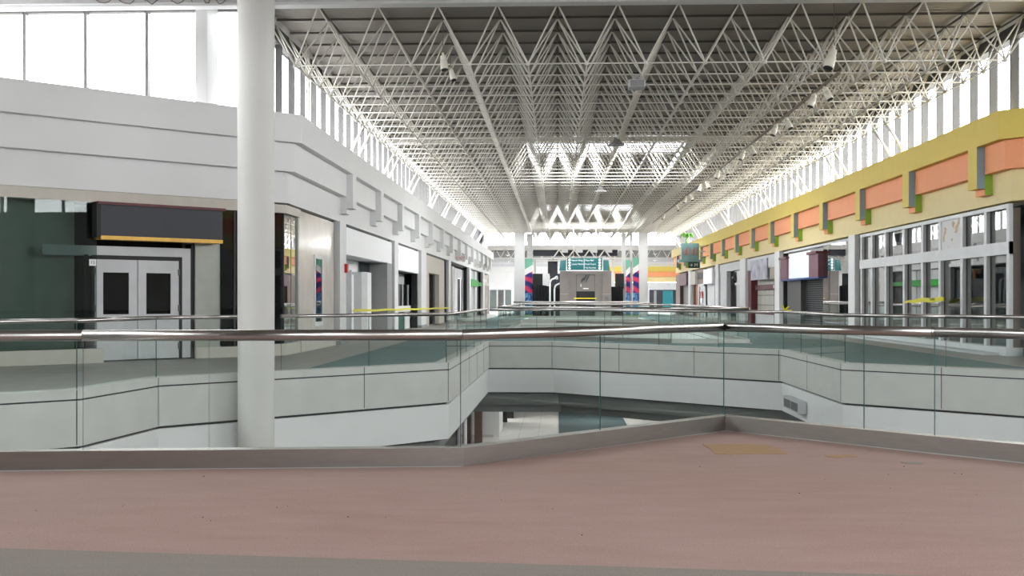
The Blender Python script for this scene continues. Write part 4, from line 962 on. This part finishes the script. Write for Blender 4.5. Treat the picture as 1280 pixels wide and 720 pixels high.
# black drapes
def drape(label, x0, x1, y, ztop0, ztop1):
    mb = MB(); n = 28; b = len(mb.v)
    for i in range(n + 1):
        f = i / n; x = x0 + (x1 - x0) * f; yy = y + 0.12 * math.sin(i * 1.9) + .05 * math.sin(i * 4.1); z = ztop0 + (ztop1 - ztop0) * f ** 1.6
        mb.v += [(x, yy, 0.02), (x, yy, z), (x, yy + .03, z), (x, yy + .03, 0.02)]
    mb.smooth = True
    for i in range(n):
        k = b + 4 * i
        for j in range(4): mb.face((k + j, k + (j + 1) % 4, k + 4 + (j + 1) % 4, k + 4 + j))
    return solo('black_drape', mb, 'drape', label, 'drape')
drape('black cloth drape with a sloping top, left of the elevator', -2.0, 0.2, 91.6, 2.55, 2.15); drape('black cloth drape right of the elevator', 4.05, 5.2, 91.6, 2.35, 2.35)
for x0, x1, z1, z0, lb, mt in ((-2.0, -1.2, 3.4, 2.3, 'dark opening above the left drape', 'black'), (4.6, 5.3, 3.4, 2.2, 'dark opening above the right drape', 'black'), (-1.18, -0.65, 3.4, 2.3, 'white panel above the left drape', 'white'), (4.12, 4.55, 3.45, 2.3, 'white panel above the right drape', 'white'), (-0.62, 0.2, 3.4, 2.0, 'dark panel beside the white lamp, left of the elevator', 'charcoal')):
    pb = thing('hoarding_panel', lb, 'panel', ((x0 + x1) / 2, 92.4, 0)); part(pb, 'board', MB().box(x0, x1, 92.4, 92.5, z0, z1), mt); part(pb, 'legs', MB().box(x0 + .1, x0 + .16, 92.42, 92.48, 0, z0).box(x1 - .16, x1 - .1, 92.42, 92.48, 0, z0), 'dgrey')
for x, z, lb in ((-0.5, 2.9, 'taller white crooked lamp post left of the elevator'), (-0.15, 2.45, 'shorter white crooked lamp post left of the elevator')):
    mb = MB().poly([(x - .1, 91.2, 0), (x - .1, 91.2, z - .25), (x, 91.2, z), (x + .3, 91.2, z + .12)], 0.07, 8)
    lp = thing('lamp_post', lb, 'lamp post', (x - .1, 91.2, 0)); part(lp, 'post', mb, 'letter_white'); part(lp, 'lamp_head', MB().lathe((x + .3, 91.2, z + .12), (1, 0, .2), [(0, .08), (.05, .14), (.2, .16), (.24, .08)], 12), 'letter_white')

# ------------------------------------------------------------------ far court walls
YF = 156.0
struct('wall_far_left', MB().box(-17, 6.8, YF + 0.5, YF + 0.8, 0, 5.75), 'white'); struct('wall_far_right', MB().box(6.8, 21, YF + 0.5, YF + 0.8, 0, 3.6), 'lgrey')
for k, (d, z0, z1, ml, mr) in enumerate(((0.0, 5.08, 5.75, 'white', 'yellow'), (0.19, 4.40, 5.08, 'white', 'orange'), (0.38, 3.66, 4.40, 'white', 'tan'))):
    struct('trim_%d' % (20 + 2 * k), MB().box(-17, 6.8, YF + d, YF + .5, z0, z1), ml); struct('trim_%d' % (21 + 2 * k), MB().box(6.8, 21, YF + d, YF + .5, z0, z1), mr)
struct('wall_far_upper', MB().box(-17, 21, YF + .6, YF + .9, 5.75, 8.6), 'lgrey'); struct('trim_26', MB().box(-17, 21, YF - .4, YF + .9, 7.95, 8.65), 'white'); struct('trim_27', MB().box(-17, 21, YF + .4, YF + .6, 6.2, 6.3), 'white')
struct('trim_28', MB().box(-17, 21, YF + .3, YF + .6, 6.95, 7.9), 'grey')
for k in range(22):
    a = -17 + 38 * k / 22; b2 = -17 + 38 * (k + 1) / 22
    win(MB().box(a - .05, a + .05, YF + .3, YF + .5, 8.65, 10.4), MB().box(a + .05, b2 - .05, YF + .4, YF + .41, 8.65, 10.4), 'mullion')
t = thing('zigzag_truss', 'thin white zigzag truss across the far court wall', 'truss', (2, YF - .6, 6.8))
mb = MB()
part(t, 'chord', MB().box(-16.9, 20.9, YF - .65, YF - .55, 8.15, 8.25), 'truss'); part(t, 'chord', MB().box(-16.9, 20.9, YF - .65, YF - .55, 6.85, 6.95), 'truss')
for k in range(54): mb.tube((-16.8 + .7 * k, YF - .6, 6.9 if k % 2 else 8.2), (-16.8 + .7 * (k + 1), YF - .6, 8.2 if k % 2 else 6.9), 0.05, 5)
part(t, 'web', mb, 'truss')
t = thing('far_shop_window', 'greenish shop window in the far left corner', 'shop window', (-7.6, YF, 0))
part(t, 'pane', MB().box(-9.3, -6.2, YF + .3, YF + .32, 0.1, 2.6), 'glass_shop'); part(t, 'backing', MB().box(-9.3, -6.2, YF + .44, YF + .48, 0.1, 2.6), 'stonegreen')
for x in (-9.3, -8.2, -7.2, -6.2): part(t, 'post', MB().box(x - .08, x + .08, YF + .2, YF + .36, 0, 2.65), 'mull_white')
part(t, 'dark_panel', MB().box(-8.0, -7.4, YF + .40, YF + .44, 0.1, 2.5), 'brown'); part(t, 'shade', MB().box(-9.5, -6.0, YF + .2, YF + .5, 2.65, 3.6), 'white')
t = thing('far_teal_shop', 'shop with teal and grey panels below the striped far right wall', 'shop window', (14, YF, 0))
part(t, 'opening', MB().box(12.4, 20.0, YF + .40, YF + .48, 0, 2.62), 'charcoal')
for x in (14.2, 16.9, 19.4): part(t, 'teal_panel', MB().box(x, x + 1.4, YF + .32, YF + .39, 0, 2.5), 'tealwall')
for x in (13.0, 16.0, 18.7): part(t, 'post', MB().box(x, x + .35, YF + .28, YF + .31, 0, 2.5), 'grey')
struct('wall_far_side_left', MB().box(-17.3, -17, YE + 2, YF + 1, 0, 10.4), 'white'); struct('wall_far_side_right', MB().box(21, 21.3, YE - 6, YF + 1, 0, 10.4), 'white')
struct('wall_far_return_left', MB().box(-17, -6.9, YE + 2.6, YE + 2.9, 0, 10.4), 'white'); struct('wall_far_return_right', MB().box(12.4, 21, YE + 0.1, YE + 0.4, 0, 10.4), 'white')
struct('wall_far_spandrel', MB().box(-7.1, 11.2, YE, YE + .3, 8.0, 10.4), 'white')
SKC = (-7, 11, YE + 9, YF - 11)  # unseen rooflight, added to brighten the far court
roof('ceiling_far', -17.3, 21.3, YE, YF + 1, 10.4, 10.6, [SKC], 'deck'); skylight(SKC, 10.4, 10, 10)

# ------------------------------------------------------------------ small things
t = thing('wall_vent', 'small grey louvred box on the white band below the right balcony', 'vent', (6.0, 29.2, -1.3))
part(t, 'case', MB().box(5.80, 5.99, 28.0, 29.9, -1.42, -1.12), 'lgrey')
part(t, 'louvres', MB().box(5.79, 5.80, 28.1, 28.9, -1.38, -1.18).box(5.79, 5.80, 29.0, 29.75, -1.38, -1.18), 'dgrey')
def flat(label, pts, mat, cat='floor patch', name='floor_patch'):
    return solo(name, MB().prism(pts, 0.0065, 0.010), mat, label, cat)
flat('large bare tan patch in the rose carpet by the railing corner', [(1.34, 10.72), (1.6, 10.70), (1.64, 10.76), (1.92, 10.68), (1.98, 10.4), (1.99, 10.06), (1.7, 10.08), (1.5, 10.02), (1.36, 10.06), (1.37, 10.4)], 'plywood')
flat('small tan torn patch in the rose carpet, right of the large one', [(2.29, 9.98), (2.42, 10.03), (2.5, 10.08), (2.56, 10.0), (2.54, 9.9), (2.45, 9.93), (2.38, 9.84), (2.3, 9.88)], 'plywood')
flat('small grey glue spot in the carpet near the right railing', [(2.82, 9.6), (2.92, 9.63), (3.0, 9.58), (2.96, 9.5), (2.85, 9.51)], 'glue')
mb = MB()
for k in range(24):
    x = random.uniform(-3.5, 3.2); y = random.uniform(6.5, 9.0 if x < 0.5 else 9.4); r = random.uniform(.0025, .006)
    mb.lathe((x, y, 0.0062), (0, 0, 1), [(0, r), (r * .6, r * .8), (r, r * .3)], 6)
o = solo('debris', mb, 'black', 'dark crumbs scattered over the rose carpet', 'debris'); o['kind'] = 'stuff'
# caution tapes
mb = MB(); yy = [(-6.0, 34.9), (-5.7, 40), (-5.2, 50), (-4.6, 58), (-4.0, 66)]
n = 40; b = len(mb.v)
for i in range(n + 1):
    f = i / n; y = 36 + 33 * f; x = -6.425; z = 0.95 - .17 * f + .012 * math.sin(i * .9)
    mb.v += [(x - .01, y, z), (x - .01, y, z + .075), (x, y, z + .075), (x, y, z)]
for i in range(n):
    k = b + 4 * i
    for j in range(4): mb.face((k + j, k + (j + 1) % 4, k + 4 + (j + 1) % 4, k + 4 + j))
solo('caution_tape', mb, 'tape', 'long yellow caution tape strung in front of the left shops', 'tape')
t = thing('caution_tape', 'yellow caution tape with black lettering tied across the gridded window', 'tape', (10.0, 35, 1.1))
mb = MB(); n = 20; b = 0
for i in range(n + 1):
    f = i / n; y = 31.1 + 3.6 * f; z = 1.29 - .06 * f + .015 * math.sin(i * .8); w = .12 if f < .62 else .12 - .09 * (f - .62) / .38
    mb.v += [(10.262, y, z), (10.262, y, z + w), (10.29, y, z + w), (10.29, y, z)]
for i in range(n):
    k = 4 * i
    for j in range(4): mb.face((k + j, k + (j + 1) % 4, k + 4 + (j + 1) % 4, k + 4 + j))
part(t, 'ribbon', mb, 'tape'); text(t, 'CAUTION', (10.255, 32.0, 1.345), 0.09, (math.pi / 2, 0, -math.pi / 2), 'black', 0.001)
mb = MB(); x, y = 6.05, 31.05
for a, b2 in (((0, 0, 1.05), (.12, -.02, 1.16)), ((.0, 0, 1.05), (-.05, .0, 1.2)), ((0, 0, 1.05), (.2, -.02, 1.05)), ((0, 0, 1.03), (.1, 0, 1.0))):
    mb.tube((x + a[0], y + a[1], a[2]), (x + b2[0], y + b2[1], b2[2]), 0.025, 5, 0.02)
solo('tape_knot', mb, 'tape', 'knotted yellow tape end tied to the right railing corner', 'tape')

# ------------------------------------------------------------------ light and sky
sc = bpy.context.scene
w = bpy.data.worlds.new('sky'); sc.world = w; w.use_nodes = True; nt = w.node_tree
bg = nt.nodes['Background']
tc = add(nt, 'ShaderNodeTexCoord'); sp = add(nt, 'ShaderNodeSeparateXYZ'); nt.links.new(tc.outputs['Generated'], sp.inputs[0])
rp = add(nt, 'ShaderNodeValToRGB'); e = rp.color_ramp.elements
e[0].position = 0.49; e[0].color = (0.16, 0.155, 0.15, 1); e[1].position = 0.51; e[1].color = (0.975, 0.985, 1.0, 1)
ma = add(nt, 'ShaderNodeMath', operation='MULTIPLY_ADD'); ma.inputs[1].default_value = 0.5; ma.inputs[2].default_value = 0.5
nt.links.new(sp.outputs['Z'], ma.inputs[0]); nt.links.new(ma.outputs[0], rp.inputs['Fac']); nt.links.new(rp.outputs['Color'], bg.inputs['Color'])
bg.inputs['Strength'].default_value = 6.0
def portal(name, loc, rot, sx, sy):
    l = bpy.data.lights.new(name, 'AREA'); l.shape = 'RECTANGLE'; l.size = sx; l.size_y = sy; l.cycles.is_portal = True
    o = bpy.data.objects.new(name, l); C.objects.link(o); o.location = loc; o.rotation_euler = rot
H2 = math.pi / 2
portal('portal_left', (XCL - .3, 67, 6.6), (0, -H2, 0), 2.1, 82); portal('portal_right', (XCR + .3, 67, 6.6), (0, H2, 0), 2.1, 82)
for h, z in ((SKA, 8.6), (SKB, 8.6), (SK0, HW + .6), (SKC, 11.0)): portal('portal_sky', ((h[0] + h[1]) / 2, (h[2] + h[3]) / 2, z), (0, 0, 0), h[1] - h[0], h[3] - h[2])
portal('portal_court_left', (-16.3, 13, 6.7), (0, -H2, 0), 2.6, 27); portal('portal_court_right', (20.3, 13, 6.7), (0, H2, 0), 2.6, 27)
portal('portal_front_left', (-11.4, 27, 6.7), (-H2, 0, 0), 9.4, 2.5); portal('portal_front_right', (15.5, 27, 6.7), (-H2, 0, 0), 9.4, 2.5)
portal('portal_back', (10.6, -13.4, 7.5), (H2, 0, 0), 19.3, 4.1); portal('portal_far', (2, YF + .8, 9.5), (-H2, 0, 0), 38, 1.8)

for x, y in ((-3.5, 46), (-3.5, 60), (2, 60), (8, 50), (8, 66), (2, 80), (-9, 30), (14, 30)):  # unseen fill lights added under the slab to brighten the lower floor
    l = bpy.data.lights.new('lower_floor_fill', 'AREA'); l.size = 1.2; l.energy = 42; l.color = (1, .97, .93)
    o = bpy.data.objects.new('lower_floor_fill', l); C.objects.link(o); o.location = (x, y, -2.4)
# ------------------------------------------------------------------ camera
cam = bpy.data.cameras.new('camera'); co = bpy.data.objects.new('camera', cam); C.objects.link(co)
cam.sensor_width = 36; cam.lens = 1440 / 1280 * 36; cam.shift_y = 14 / 1280; cam.clip_end = 400
co.location = (0, 0, 1.35); co.rotation_euler = (math.pi / 2, 0, math.atan(57 / 1440))
sc.camera = co
sc.view_settings.view_transform = 'Standard'; sc.view_settings.look = 'None'; sc.view_settings.gamma = 1; sc.view_settings.use_curve_mapping = False
sc.view_settings.exposure = 1.42
cy = sc.cycles; cy.use_denoising = True; cy.max_bounces = 10; cy.diffuse_bounces = 6; cy.glossy_bounces = 5; cy.transparent_max_bounces = 48; cy.transmission_bounces = 6
cy.sample_clamp_indirect = 8; cy.caustics_reflective = False; cy.caustics_refractive = False
